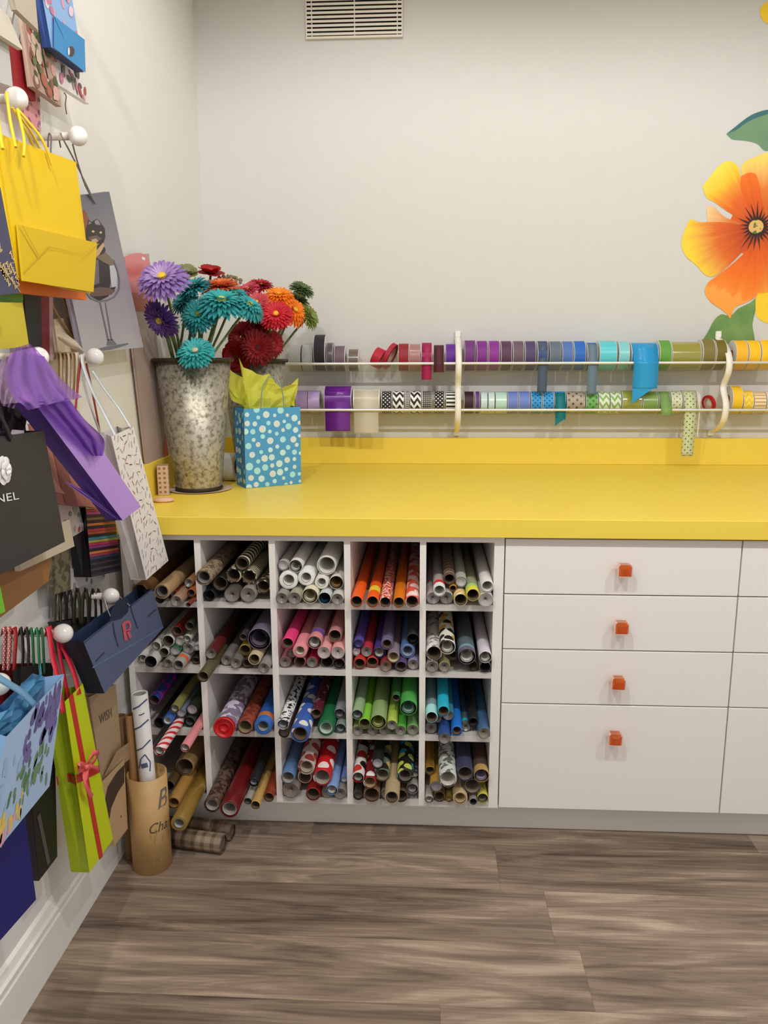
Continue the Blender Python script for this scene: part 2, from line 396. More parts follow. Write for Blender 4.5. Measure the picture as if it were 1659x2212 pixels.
for px in (991, 1576):
    xb = at_y(px, 784, YR-.01).x
    pts = smooth_path([V((xb, D-dy, at_y(px, py, D-dy).z)) for dy, py in bp], 5)
    b = MB(); b.strip(pts, .021, (1,0,0), th=.0026); br = b.build('bracket', M_brk, rk, B)
    for z in (pts[0].z, pts[-1].z):
        b = MB(); b.bevbox(xb-.010, xb+.010, D-.012, D-.0006, z-.011, z+.011, .002); b.build('wall_clip', M_brk, br, B)
# --- spools
def C(h): return (int(h[0:2],16), int(h[2:4],16), int(h[4:6],16))
M_fl = clear_mat((225,222,226), .35, .25); M_flw = mat((226,222,218), .4)
SPK = []
def spool(px0, px1, ytop, tier, label, m, tail=None, clear=False, lean=0, rad=None, tailw=None):
    zb = zb1 if tier == 0 else zb2
    p0 = at_y(px0, ytop, YS-.02); p1 = at_y(px1, ytop, YS-.02)
    zt = (p0.z+p1.z)/2; r = rad or max(.012, (zt-zb)/2+.0012); x0, x1 = p0.x+.0006, p1.x-.0006
    zr_ = zr1 if tier == 0 else zr2; cz = zb+r+.0012
    if r > .055:      # too big for the trough: rests on the rod and the wall
        lo, hi = .050, .0655
        for _ in range(30):
            r = (lo+hi)/2
            if zr_+math.sqrt(max(0,(r+.0060)**2-.06**2))+r > zt: hi = r
            else: lo = r
        cz = zr_+math.sqrt(max(0,(r+.0060)**2-.06**2))
    cx = (x0+x1)/2; w = x1-x0
    t = thing('ribbon_spool', label, 'ribbon spool', (cx, YS, cz), ('ribbon spools on the upper rod','ribbon spools on the lower rod')[tier])
    h = w/2-.0012
    b = MB(); b.lathe([(r*.42,-h),(r*.985,-h),(r*.985,h),(r*.42,h),(r*.42,-h)], 32, 'x', smooth=False); rb = b.build('ribbon', m, t)
    for p in rb.data.polygons: p.use_smooth = True
    try:
        rb.data.set_sharp_from_angle(angle=.7)
    except Exception: pass
    for s in (-1, 1):
        b = MB(); b.lathe([(r*.35,s*h),(r*1.0,s*h),(r*1.0,s*(h+.0011)),(r*.35,s*(h+.0011)),(r*.35,s*h)], 32, 'x', smooth=False); b.build('spool_flange', M_flw if not clear else M_fl, t)
    if lean:
        t.rotation_euler = (0, lean, 0)
    if tail:
        z1, kind = tail; zt_ = at_y((px0+px1)/2, z1, YR+.01).z-cz; rr = r*.985
        tw = w*.92
        # off the front of the spool, over the rod and down
        zq = zr_-cz; yq = -.060
        pts = [V((0, (rr+.0012)*math.cos(math.radians(a)), (rr+.0012)*math.sin(math.radians(a)))) for a in (120,138,152)]
        pts += [V((0, yq+.001, max(zq+.0088, min(pts[-1].z-.004, zq+.013)))), V((0, yq-.0078, zq+.001)), V((0, yq-.0080, zq-.012)), V((0, yq-.0074, zq+(zt_-zq)*.6)), V((0, yq-.0066, zt_))]
        over = kind in ('point', 'over'); yo = -.0072
        if not over:      # slips down behind the rod
            pts = pts[:3]+[V((0, -.0512, zq+.010)), V((0, -.0537, zq)), V((0, -.0536, zq-.014)), V((0, -.052, zq+(zt_-zq)*.6)), V((0, -.050, zt_))]; yo = .0075
        if kind.startswith('point'):
            b = MB(); b.strip(smooth_path(pts[:-1]+[V((0, yq+yo, zt_+tw*.75))], 4), tw, (1,0,0)); q = b.v[-1]
            z0 = zt_+tw*.75; y = yq+yo-.0007; b.poly([(-tw/2,y,z0),(tw/2,y,z0),(-tw/2,y+.001,zt_)])
            b.poly([(-tw/2,y+.0007,z0),(-tw/2,y+.0017,zt_),(tw/2,y+.0007,z0)])
        else:
            b = MB(); b.strip(smooth_path(pts, 4), tw if kind != 'thin' else .004, (1,0,0))
        b.build('ribbon_tail', tailw or m, t)
def sat(h, **k): return mat(C(h), .34, coat=.15, **k)
def rib(h, **k): return mat(C(h), .6, **k)
top = [
 (626,651,746,'first clear spool of silver sheer ribbon beside the flower stems',sat('b9bab6'),None,1),
 (653,677,746,'second clear spool of silver sheer ribbon, next to the big black spool',sat('aeb3b3'),None,1),
 (679,704,718,'tallest black ribbon spool, standing well above its upper-rod neighbours',rib('241c26'),None,0),
 (706,720,742,'narrow charcoal ribbon spool just right of the tall black one',sat('4d444c'),None,1),
 (722,746,749,'dusky mauve ribbon spool among the small dark spools',rib('6d5660'),None,0),
 (752,775,756,'smallest brown satin spool, last before the gap on the upper rod',sat('6b5c50'),None,0),
 (860,884,744,'dark red ribbon spool right of the two leaning crimson ones',rib('8f1624'),None,0),
 (884.5,908.5,745,'shiny rose-brown spool in clear film between red and magenta spools',sat('a4736c'),None,1),
 (910,934,742,'deep magenta ribbon spool with a short tail below the rod',rib('9c0f4c'),(820,'sq'),0),
 (936,960,747,'maroon ribbon spool with its end laid over the upper rod',rib('4b1020'),(804,'over'),0),
 (962,985,745,'bright violet ribbon spool just left of the first white bracket',rib('5a1a8c'),None,0),
 (1003,1027,737,'violet ribbon spool just right of the first white bracket',rib('6b2a72'),None,1),
 (1029,1053,738,'purple-magenta ribbon spool, second past the first bracket',rib('782083'),None,0),
 (1054.5,1079,738,'brightest purple ribbon spool, third past the first bracket',rib('85228c'),None,0),
 (1081,1105,738.5,'dark plum ribbon spool right of the bright purple ones',rib('54304c'),None,0),
 (1107,1131,738.5,'dusky brown-plum ribbon spool on the upper rod',rib('66505f'),None,0),
 (1133,1157,738.5,'dark indigo ribbon spool right of the dusky brown-plum one',rib('4a3a63'),None,0),
 (1160,1183,738.5,'navy ribbon spool with a long slate tail hanging down',rib('2f4a78'),(848,'sq'),0,'5f6f86'),
 (1186,1211,739,'slate grey ribbon spool between navy and steel blue ones',rib('5e6b7a'),None,1),
 (1213,1237,739,'steel blue ribbon spool between slate and bright blue ones',rib('4d6fae'),None,0),
 (1238.5,1264,738.5,'bright blue ribbon spool standing a little taller than its blue neighbour',rib('1f62bb'),None,0),
 (1267,1290,742,'royal blue ribbon spool with a long grey-blue tail',rib('1e63b4'),(852,'sq'),0,'7d97a8'),
 (1293,1331,738,'wide aqua ribbon spool in clear film',sat('55c6cf'),None,0),
 (1335,1358,739,'pale aqua ribbon spool left of the wide blue satin',sat('7cc9cb'),None,0),
 (1362,1420,742,'wide turquoise-blue satin spool with a broad pointed tail',sat('1b96cf'),(871,'point'),0),
 (1422,1448,737,'leaf green ribbon spool right of the wide blue satin',rib('5d9a37'),None,0),
 (1449,1512,740,'wide glossy olive spool shining under clear film',mat(C('94913f'),.16,coat=.8),None,0),
 (1514.5,1542,735,'brown-olive ribbon spool next to the wide glossy one',rib('7a7036'),None,0),
 (1543.5,1567,736,'dark olive ribbon spool touching the second white bracket',rib('6d6114'),None,0),
 (1586,1612,737,'golden yellow ribbon spool just right of the second bracket',rib('f0b41e'),None,0),
 (1613.5,1639,737,'middle of the three golden yellow spools on the upper rod',rib('f4c010'),None,0),
 (1640.5,1668,736,'golden yellow ribbon spool cut by the frame edge, upper rod',rib('f6c40c'),None,0)]
bw = dict(c2=(240,238,232))
low = [
 (641,664.5,846,'lilac satin spool half behind the yellow tissue paper',sat('a58bb8'),None,1),
 (665.5,691,846,'shiny lilac satin spool left of the wide purple one',sat('b59acb'),None,1),
 (701,760,836,'wide purple satin spool with a broad hanging end',sat('6a1f8e'),(931,'sq'),0),
 (763,821,842,'wide white satin spool with a sheer hanging end',sat('e6e2d6'),(936,'sheer'),0),
 (824,846.5,847,'black spool with white dots, left of the chevron spools',rib('151314',pat='dots',s=.0105,k=.24,**bw),None,0),
 (848,873.5,847,'black and white chevron spool, the left one of two',rib('191717',pat='chev',s=.024,k=.5,**bw),None,0),
 (875,884.5,847,'thin black and white pinstripe spool between the chevron spools',rib('2a2826',pat='long',s=.0075,k=.4,**bw),None,0),
 (886,910,847,'black and white chevron spool, the right one of two',rib('191717',pat='chev',s=.0241,k=.5,**bw),None,0),
 (911.5,934.5,847,'black spool with a small white grid print',rib('2c2a28',pat='check',s=.0075,k=.55,c2=(205,200,190)),None,0),
 (937,960,847,'black spool with white dots, right of the grid-print spool',rib('151315',pat='dots',s=.0106,k=.24,**bw),None,0),
 (963,985.5,847,'black spool with bold white stripes by the first bracket',rib('171516',pat='long',s=.0145,k=.5,**bw),None,0),
 (1002,1024.5,848,'near-black maroon spool right of the first bracket, lower rod',rib('37101f'),None,0),
 (1026,1037,848,'very narrow purple spool beside the near-black maroon one',rib('5d3a7e'),None,0),
 (1038.5,1053,848,'narrow pale mint spool, first of two next to purple',sat('c4dcd8'),None,0),
 (1054.5,1068.5,848,'narrow pale mint spool, second of two next to purple',sat('c6deda'),None,0),
 (1070,1095,848,'wider pale green-mint spool left of the periwinkle pair',sat('b9d9cb'),None,0),
 (1096,1119.5,848,'periwinkle ribbon spool, left of the matching pair',rib('6a80c4'),None,0),
 (1120.5,1145,848,'periwinkle ribbon spool, right of the matching pair',rib('6b82c8'),None,0),
 (1147,1171,848,'blue spool with small navy dots beside the periwinkle pair',rib('2b96d6',pat='dots',s=.0125,k=.2,c2=(18,40,90)),None,0),
 (1172,1196,848,'middle blue spool with small navy dots',rib('2f9adb',pat='dots',s=.0126,k=.2,c2=(18,40,90)),None,0),
 (1197,1222,848,'blue spool with large navy dots and a teal tail',rib('3aa0d6',pat='dots',s=.0165,k=.3,c2=(16,62,120)),(920,'point_behind'),0,'0f8b94'),
 (1224,1263,848,'wide taupe spool with brown dots',sat('a99c86',pat='dots',s=.020,k=.22,c2=(84,66,38)),None,0),
 (1265,1291,848,'green spool with darker green dots',rib('6fae5a',pat='dots',s=.0165,k=.27,c2=(58,128,52)),None,0),
 (1292.5,1316,848,'pale spool with green chevrons, left of its twin',rib('dfe6cd',pat='chev',s=.0235,k=.45,c2=(140,178,98)),None,0),
 (1317.5,1341,848,'pale spool with green chevrons, right of its twin',rib('dde4cb',pat='chev',s=.0236,k=.45,c2=(132,174,92)),None,0),
 (1343,1386,846,'wide olive satin spool behind the turquoise pointed tail',mat(C('9aa044'),.2,coat=.7),None,0),
 (1387.5,1420,848,'green satin spool between olive and plain green spools',sat('7fa04a'),None,0),
 (1421.5,1447,848,'plain moss green spool with its end over the lower rod',rib('7ca058'),(896,'over'),0),
 (1448.5,1472.5,847,'clear glossy pale spool with dark dots',mat(C('cfd3b0'),.15,coat=.9,pat='dots',s=.0145,k=.16,c2=(52,66,30)),None,0),
 (1474,1502,846,'pale green dotted spool with the longest hanging tail',rib('c8cfa0',pat='dots',s=.0145,k=.16,c2=(52,66,30)),(985,'sq'),0),
 (1503.5,1511,846,'narrow cream spool with a thread of a tail',rib('ddd8c0'),(945,'thin'),0),
 (1579,1601.5,836,'taller yellow spool right of the second bracket, lower rod',rib('f0c01c'),None,0),
 (1604,1626,846,'yellow textured spool between tall yellow and striped spools',rib('efc22e',pat='chev',s=.02,k=.4,c2=(248,214,90)),None,0),
 (1627.5,1653,848,'cream and tan striped spool on the lower rod',rib('efdcb8',pat='long',s=.013,k=.45,c2=(206,160,96)),None,0),
 (1654.5,1678,848,'peach striped spool cut by the frame edge, lower rod',rib('ecc28c',pat='long',s=.011,k=.5,c2=(244,226,196)),None,0)]
SHEER = clear_mat((245,240,226), .55, .4)
for tier, rows in ((0, top), (1, low)):
    for r_ in rows:
        tw = None
        if r_[5] and r_[5][1] == 'sheer': tw = SHEER
        if len(r_) > 7: tw = mat(C(r_[7]), .5, sub=.35)
        spool(r_[0], r_[1], r_[2], tier, r_[3], r_[4], r_[5], r_[6], tailw=tw)
# leaning spools on the upper rod and the tilted red one on the lower rod
def leaner(px, py, r, w, lean, yaw, label, m, tier, rest=True):
    zb = zb1 if tier == 0 else zb2; c = at_y(px, py, YS)
    if rest: c.z = zb+.0075+r*abs(math.cos(lean))+w/2*abs(math.sin(lean))
    t = thing('ribbon_spool', label, 'ribbon spool', c, ('ribbon spools on the upper rod','ribbon spools on the lower rod')[tier]); t.rotation_euler = (0, lean, yaw)
    h = w/2; b = MB(); b.lathe([(r*.72,-h),(r,-h),(r,h),(r*.72,h),(r*.72,-h)], 36, 'x', smooth=False); rb = b.build('ribbon', m, t)
    b = MB(); b.lathe([(r*.5,-h*.8),(r*.71,-h*.8),(r*.71,h*.8),(r*.5,h*.8),(r*.5,-h*.8)], 30, 'x', smooth=False); b.build('spool_core', mat((190,150,130),.6), t)
leaner(818, 772, .036, .034, math.radians(24), math.radians(-14), 'crimson ribbon spool leaning left beside the gap, the lower one', rib('b3122e'), 0)
leaner(842, 764, .049, .016, math.radians(27), math.radians(-14), 'taller crimson ribbon spool leaning against the lower crimson one', rib('a51432'), 0)
leaner(1531, 872, .030, .010, math.radians(-12), math.radians(24), 'thin red spool standing tilted beside the second bracket', rib('b8121f'), 1)
# ================================================================ wrapping paper rolls in the pigeonholes
REG = {'A':(260,1150,4.879),'B':(260,1440,4.608),'C':(580,1150,4.74),'D':(580,1440,4.74),'E':(740,1150,4.74),'F':(740,1440,4.74)}
M_core = mat((104,86,66), .9); M_cored = mat((120,104,84), .85); M_wrap = mat((122,115,106), .3, coat=.3)
M_white = mat((226,223,214), .55); M_film = clear_mat((240,240,240), .75, .15)
def paper(h, pat=None, h2='ffffff', s=.02, k=.5, gl=.42, h3=None):
    return mat(C(h), gl, pat=pat, c2=C(h2), s=s, k=k, coat=.25, c3=C(h3) if h3 else None)
LINK = {}
def roll(name, label, c, r, L, m, end, group, endm=None, core_r=None):
    """c = centre of the near end, the roll runs away along +y"""
    key = None
    t = thing('wrapping_paper_roll', label, 'wrapping paper roll', c, group)
    n = 26; p = .0018
    ri = {'o':.89,'k':.80,'p':.62,'W':.93,'w':.94,'d':.95,'c':.94}[end]*r
    b = MB(); b.lathe([(ri,0),(r-.0009,0),(r,.0009),(r,L),(ri,L)], n, 'y', m=0)
    # v in the paper's own uv runs from the near rim; keep the near rim a thin line of paper edge
    b.build('paper', m, t)
    if end in 'okp':
        em = endm or {'o':M_core,'k':M_core,'p':M_white}[end]
        rc = ri-.0006; rin = rc*{'o':.93,'k':.84,'p':.94}[end]
        b = MB(); b.lathe([(rin,.3),(rin,.004),(rin+.0006,.002),(rc,.002),(rc,.02)], n, 'y', smooth=True); b.lathe([(0,.3),(rin,.3)], n, 'y'); b.build('core_tube', em, t)
    elif end == 'W':
        em = endm or M_white
        b = MB(); a = 0; vs = []; fs = []; S = 40; r0 = ri-.0008
        for i in range(S+1):           # loosely coiled inner turns
            q = 2*math.pi*2.2*i/S; rr = r0*(1-.34*i/S)
            vs += [(rr*math.cos(q), .004+.004*i/S, rr*math.sin(q)), (rr*math.cos(q), .28, rr*math.sin(q))]
        fs = [(2*i, 2*i+1, 2*i+3, 2*i+2) for i in range(S)]
        b.add(vs, fs, smooth=True); b.lathe([(0,.28),(r0,.28)], n, 'y'); b.build('inner_turns', em, t)
    elif end == 'w':                   # film twisted into the tube end
        b = MB(); S = 28; vs = [(0,.020,0)]; rads = [(.12,.016),(.2,.006),(.5,.006),(.8,.0025),(1,.0008)]
        for fr, y in rads:
            for i in range(S):
                q = 2*math.pi*i/S; w = (1 if i % 2 else -1)*.0016*(1-fr)*(.5+random.random())
                rr = fr*(ri-.0004); vs.append((rr*math.cos(q), y+w, rr*math.sin(q)))
        fs = [(0, 1+(i+1) % S, 1+i) for i in range(S)]
        for j in range(len(rads)-1):
            for i in range(S): k = (i+1) % S; fs.append((1+j*S+i, 1+j*S+k, 1+(j+1)*S+k, 1+(j+1)*S+i))
        b.add(vs, fs, 0, smooth=True); b.build('twisted_film_end', endm or M_wrap, t)
    elif end == 'd':                   # flat plugged disc
        b = MB(); b.lathe([(0,.004),(ri*.55,.005),(ri*.6,.003),(ri-.0004,.003),(ri-.0004,.01)], n, 'y'); b.build('end_disc', endm or mat((176,170,170), .4), t)
    elif end == 'c':                   # flanged plastic cap
        b = MB(); b.lathe([(0,-.004),(r*.42,-.004),(r*.46,-.010),(r*.5,-.004),(r*.86,-.003),(r*.9,-.012),(r*1.06,-.012),(r*1.06,-.001),(ri,0)], 32, 'y'); b.build('end_cap', endm, t)
    return t
CN = {(0,0):'far-left cubby, top row',(0,1):'black-and-cream cubby, top row',(0,2):'white-paper cubby, top row',(0,3):'orange cubby, top row',(0,4):'top-row cubby beside the drawers',
 (1,0):'far-left cubby, second row',(1,1):'grey cubby, second row',(1,2):'pink cubby',(1,3):'purple cubby',(1,4):'second-row cubby beside the drawers',
 (2,0):'far-left cubby, third row',(2,1):'red-cap cubby, third row',(2,2):'cubby with the blue leafy roll',(2,3):'green cubby',(2,4):'blue cubby by the drawers',
 (3,0):'far-left bottom cubby',(3,1):'maroon bottom cubby',(3,2):'red-and-denim bottom cubby',(3,3):'black-print bottom cubby',(3,4):'gold bottom cubby by the drawers'}
O = {}   # (reg, zx, zy, zr, look, paper, end, endm, min_out)
dk = mat((40,36,32), .8); gy = mat((132,128,122), .35, coat=.3)
O[0,0] = [('A',100,575,84,'brown kraft',paper('8a6238'),'o'),('A',440,585,86,'tan kraft with foil plug',paper('a98a62',gl=.5),'k',gy,.05),('A',585,720,64,'dusty tan wrapped',paper('9a7a62'),'w',None,.05),
 ('A',745,540,48,'tan with white film end',paper('a5764e'),'w'),('A',655,635,42,'crumpled rust-red',paper('a34a35','blot','7a2a20',.02),'w'),('A',762,700,46,'orange-brown',paper('b4622e'),'o'),('A',728,772,26,'thin red-brown',paper('7a2e1e'),'o',None,.04),('A',425,715,48,'dark brown',paper('2f231c'),'o')]
O[0,1] = [('A',885,500,92,'tan printed kraft in film',paper('8d7a62','blot','5e4c3a',.015,.52),'k',gy,.06),('A',1085,450,84,'cream and black damask',paper('cdbf98','blot','2a231a',.012,.5),'o'),('A',1250,322,76,'cream and black broad-striped',paper('d2c8a6','rings','1d1915',.026,.5),'o'),
 ('A',1320,470,82,'cream and black chevron',paper('d2c8a6','chevr','1d1915',.0155,.5),'o'),('A',1488,512,78,'black and cream scroll-print',paper('2b261f','blot','cbbd98',.014,.58),'o'),('A',1010,592,86,'plain black',paper('1b1816'),'o'),('A',950,672,66,'black lower-layer',paper('211d1a'),'o',dk),('A',1130,665,86,'dark grey wrapped',paper('4c4743'),'w'),('A',1315,665,86,'grey film-wrapped',paper('8a857e'),'w',None)]
O[0,2] = [('C',125,365,58,'small pale grey',paper('a6a8a2'),'d'),('C',262,362,72,'white leaning-edge',paper('e4e1d8'),'W'),('C',575,345,104,'largest white',paper('dcdad0'),'o',M_white),('C',150,530,100,'thick-walled white',paper('eceae2'),'p'),('C',350,490,88,'thick white with grey plug',paper('eae8e2'),'p',None),
 ('C',530,520,74,'medium white',paper('dedcd2'),'p'),('C',678,552,76,'white with crumpled tan inside',paper('dedacb'),'W',mat((176,142,96),.6)),('C',120,685,64,'grey film-wrapped',paper('8f8d86'),'w'),('C',260,682,70,'olive-grey wrapped',paper('9d9c86'),'w'),('C',415,660,86,'wide cream',paper('dfd9bd'),'W',mat((222,214,186),.6)),('C',575,685,68,'white with teal-blue inside',paper('c9cdca'),'W',mat((30,78,104),.4)),('C',710,695,64,'white wrapped',paper('c8c6bf'),'w')]
O[0,3] = [('C',902,700,66,'plain orange',paper('f06018'),'o',None,.035),('C',1065,695,66,'orange with yellow band',paper('e85f14','tip2','f05e14',.055,.5,.42,'e8d23c'),'o',None,.035),('C',1195,700,62,'red and white patterned',paper('c9402e','blot','f0d8cc',.009,.52),'o',None,.035),('C',1335,692,62,'amber orange',paper('d9780f'),'o',None,.035),('C',1470,705,72,'coral and white spotted',paper('e0604c','rdots','f3dcd2',.042,.42),'o',None,.035)]
O[0,4] = [('E',1000,550,64,'red-and-white tipped',paper('a59a92','tip2','dfe2e4',.03,.5,.42,'c02a30'),'o',M_white,.03),('E',1122,452,62,'brown striped',paper('8a7460','rings','5a4638',.03,.5),'o'),('E',1247,492,62,'grey-white plugged',paper('a9a9a0'),'d'),('E',1350,618,70,'yellow and lime tipped',paper('9a9a78','tip2','dcd447',.03,.5,.42,'a9cf6e'),'o',None,.03),('E',1486,555,66,'long plain white',paper('e2e0dc'),'o',M_white,.02),
 ('E',1482,700,80,'clear-wrapped white',paper('cfccc8'),'w',mat((170,166,160),.3)),('E',1215,697,72,'gold and cream',paper('d9b866','blot','f0e0c0',.02),'o'),('E',1066,682,70,'grey film-wrapped',paper('b0aca8'),'w'),('E',915,682,68,'mauve-grey wrapped',paper('b2a6a8'),'w',mat((150,138,140),.3)),('E',1135,590,38,'thin gold',paper('c8932c'),'o')]
O[1,0] = [('A',510,1120,68,'white',paper('d9d7d0'),'o'),('A',640,1130,54,'pale grey',paper('a8a6a0'),'d'),('A',392,1165,52,'white',paper('dedcd6'),'W'),('A',440,1258,54,'white',paper('d3d2cc'),'o'),('A',545,1272,56,'green and white',paper('1f7a3c','blot','dfe2dc',.03),'d'),('A',678,1222,60,'grey marbled',paper('a5a5a2','blot','e6e6e2',.02),'w'),('A',262,1325,54,'white',paper('dddad2'),'W'),('A',376,1370,74,'widest white-rimmed dark',paper('dcd9cf'),'o',dk),('A',510,1392,52,'grey',paper('9d9a94'),'w'),('A',612,1402,68,'orange-banded grey',paper('a8a49c','tip2','a09c96',.025,.5,.42,'d9663a'),'k',gy,.03),('A',600,1005,58,'dark red',paper('7a1c16'),'o'),('A',722,925,54,'dark green',paper('2c3620'),'o'),('A',790,1322,42,'dark brown',paper('3a2c22'),'o'),('A',694,1060,44,'cream',paper('c9c5b4'),'W'),('A',758,1178,38,'white',paper('d8d6d0'),'d')]
O[1,1] = [('A',880,1492,64,'dark olive kraft protruding',paper('5a5238'),'o',None,.10),('A',965,1352,62,'dark red film-wrapped',paper('5a1a1c'),'w',None,.02),('A',1115,1357,60,'grey wrapped',paper('77726c'),'w'),('A',1240,1392,62,'grey wrapped',paper('6f6a64'),'w'),('A',1500,1440,62,'grey wrapped',paper('8a8480'),'w',None,.03),('A',1310,1272,64,'yellow-edged kraft',paper('b89a38'),'o'),('A',1432,1302,70,'thick-rimmed kraft',paper('c7b290'),'k',None,.02),('A',1386,1395,54,'dark brown',paper('3a2c28'),'o'),('A',1290,1042,44,'dark grey',paper('38343a'),'o'),('A',1455,1120,128,'large lilac-grey',paper('6c6876',gl=.25),'W',mat((112,106,120),.4),.0)]
O[1,2] = [('C',195,1070,64,'hot pink',paper('e63f7c'),'o',None,.02),('C',298,1165,78,'pink with thick pale rim',paper('e28e96'),'p',mat((214,205,186),.6),.02),('C',495,1095,74,'purple-banded pink',paper('a58a96','tip2','d98a84',.035,.5,.42,'6a4a98'),'W',None,.01),('C',690,1037,72,'dusty pink',paper('c58a84'),'o'),('C',580,1235,70,'pink film-wrapped',paper('dfa0a0'),'w',mat((176,164,160),.3),.01),('C',722,1245,72,'pink film-wrapped',paper('dd9c98'),'w',mat((176,164,160),.3),.01),('C',155,1340,60,'rose wrapped',paper('a86a74'),'w'),('C',305,1335,62,'rose',paper('b9777c'),'o'),('C',445,1335,62,'crimson wrapped',paper('b22848'),'w'),('C',595,1332,64,'dark-mouthed grey',paper('7c6a66'),'o',dk),('C',732,1350,64,'grey crumple-ended',paper('86766e'),'W',mat((110,100,92),.6)),('C',232,1246,52,'dark pink',paper('a03a58'),'w')]
O[1,3] = [('C',890,1150,54,'purple',paper('5a4a98'),'d',mat((52,42,90),.4)),('C',990,1225,60,'red wrapped',paper('b5303c'),'w'),('C',1130,1188,64,'purple white-rimmed',paper('4a3a86'),'W'),('C',1216,1108,64,'lilac-grey',paper('6f6480'),'k'),('C',1475,1062,64,'dark film-wrapped',paper('38363c'),'W',mat((60,58,62),.3)),('C',1440,1212,78,'pale blue thick-ringed',paper('5c78a8'),'k',mat((150,160,178),.5)),('C',1300,1292,64,'cream-ringed',paper('8a7a80'),'o',mat((205,188,150),.6),.01),('C',912,1352,64,'red',paper('bf3028'),'o'),('C',1050,1342,62,'red',paper('c63a30'),'o'),('C',1222,1382,62,'maroon wrapped',paper('8a2a2a'),'w',mat((120,98,84),.4)),('C',1356,1377,62,'dark violet',paper('54426c'),'o'),('C',1480,1362,60,'lilac wrapped',paper('8a82a0'),'w'),('C',878,1265,38,'white',paper('d8d4d4'),'d')]
O[1,4] = [('E',1068,1112,84,'gold-flowered white and black',paper('e2ddd0','flower','d9a02c',.035,.42,.42,'1b1a18'),'W',None,.03),('E',930,1215,84,'white and grey floral',paper('e2dfda','blot','8a8478',.02,.55),'o',None,.01),('E',910,1382,66,'grey plugged',paper('8f877e'),'w'),('E',1045,1385,60,'olive-yellow wrapped',paper('b5b07c'),'w'),('E',1290,1277,92,'aqua and lilac in clear film',paper('5e6a70','tip2','6a5f7a',.02,.5,.3,'74a6ac'),'W',None,.02),('E',1470,1262,68,'pale lilac-white',paper('d6d0d8'),'W',None,.02),('E',1350,1377,62,'dark grey',paper('4a453e'),'o'),('E',1480,1387,64,'dark-mouthed grey',paper('6f685e'),'o',dk),('E',1150,1200,58,'charcoal',paper('3a3836'),'o')]
O[2,0] = [('B',540,372,46,'olive and white',paper('8f8a4c'),'W',None,.01),('B',490,500,50,'blue-tipped',paper('3f66ae'),'k',M_white,.02),('B',350,822,40,'black with white ring',paper('221e1e'),'k',M_white,.06),('B',490,850,54,'red and white candy-striped',paper('ead9d4','candy','c62a34',.03,.42),'W',None,.10),('B',615,812,48,'plain pink protruding',paper('e08a8e'),'W',None,.09),('B',690,462,58,'dark green',paper('2c3a2a'),'d'),('B',722,560,58,'dark green film-wrapped',paper('34423a'),'W',mat((120,128,124),.3)),('B',330,275,60,'magenta and navy',paper('2c3a86','blot','a8208c',.03),'o'),('B',412,560,58,'black',paper('1c1a1a'),'o',dk),('B',592,430,48,'grey-blue',paper('6f7a86'),'d')]
O[2,1] = [('B',1040,560,104,'purple and white print with red cap',paper('8a7a94','blot','d8d2dc',.03),'c',mat((205,22,28),.4),.03),('B',1240,612,80,'rust brick-print',paper('9a4c34','blot','7a3024',.02),'o',mat((150,134,96),.6),.02),('B',1420,602,92,'blue and orange with thick grey ring',paper('2a62b4','tip2','2f6cc0',.03,.5,.42,'c9783a'),'p',mat((160,160,158),.4),.02)]
O[2,2] = [('D',135,590,60,'black and white animal-print',paper('1d1c1c','blot','eeece8',.012,.45),'W',mat((190,192,194),.25),.05),('D',152,682,58,'dark brown film-wrapped',paper('4a3c36'),'d',mat((84,66,58),.4),.03),('D',345,672,100,'blue with white leaves',paper('3f62b4','rdots','e6e4dc',.045,.3),'k',None,.06),('D',580,607,90,'dark green thick-ringed',paper('176a3c'),'k',mat((190,204,190),.5),.02),('D',728,500,58,'upper silver film-wrapped',paper('8f9094'),'W',mat((170,172,174),.25)),('D',738,642,56,'lower silver film-wrapped',paper('7f8a88'),'W',mat((170,176,174),.25)),('D',492,480,58,'maroon floral',paper('5a1826','blot','b09aa0',.02,.6),'o')]
O[2,3] = [('D',905,482,58,'pale sage',paper('93ac84'),'W',mat((176,180,176),.4),.02),('D',980,577,62,'bright lime',paper('86c83c'),'o',None,.02),('D',1140,532,84,'wide olive-green',paper('92a86c'),'W',mat((180,186,110),.5),.03),('D',1252,582,56,'yellow-lime wrapped',paper('b6cc58'),'w',None,.02),('D',1430,357,90,'largest bright green',paper('4aa04c'),'W',mat((150,190,164),.4),.02),('D',1345,652,60,'grass green wrapped',paper('4fa83c'),'w',None,.01),('D',1475,652,62,'dull green wrapped',paper('74a062'),'w'),('D',908,662,56,'olive wrapped',paper('8a8a5c'),'w'),('D',1038,657,58,'olive-brown wrapped',paper('8c8658'),'w'),('D',1168,662,58,'pale-rimmed olive wrapped',paper('aeb070'),'w'),('D',1312,262,46,'small dark green',paper('2c6a2e'),'o')]
O[2,4] = [('F',905,452,64,'pale mint-tipped',paper('7d989a','tip','a8e0dc',.05),'o',None,.03),('F',1035,392,62,'bright cyan',paper('22b0cc'),'o',None,.03),('F',986,490,42,'small grey',paper('6c7478'),'w'),('F',1130,490,60,'dull teal wrapped',paper('3c7f98'),'w'),('F',902,640,60,'slate grey wrapped',paper('6a7278'),'w'),('F',1040,702,64,'navy',paper('2b4a86'),'w',None,.05),('F',1183,607,60,'bright blue',paper('1f6fc4'),'k',None,.02),('F',1285,618,48,'turquoise-banded dark',paper('44525a','tip2','5a5a5c',.02,.5,.42,'2aa0b4'),'w'),('F',1378,615,52,'black',paper('1c1e22'),'o',dk),('F',1470,690,64,'steel blue wrapped',paper('3f6486'),'w',mat((132,122,104),.4))]
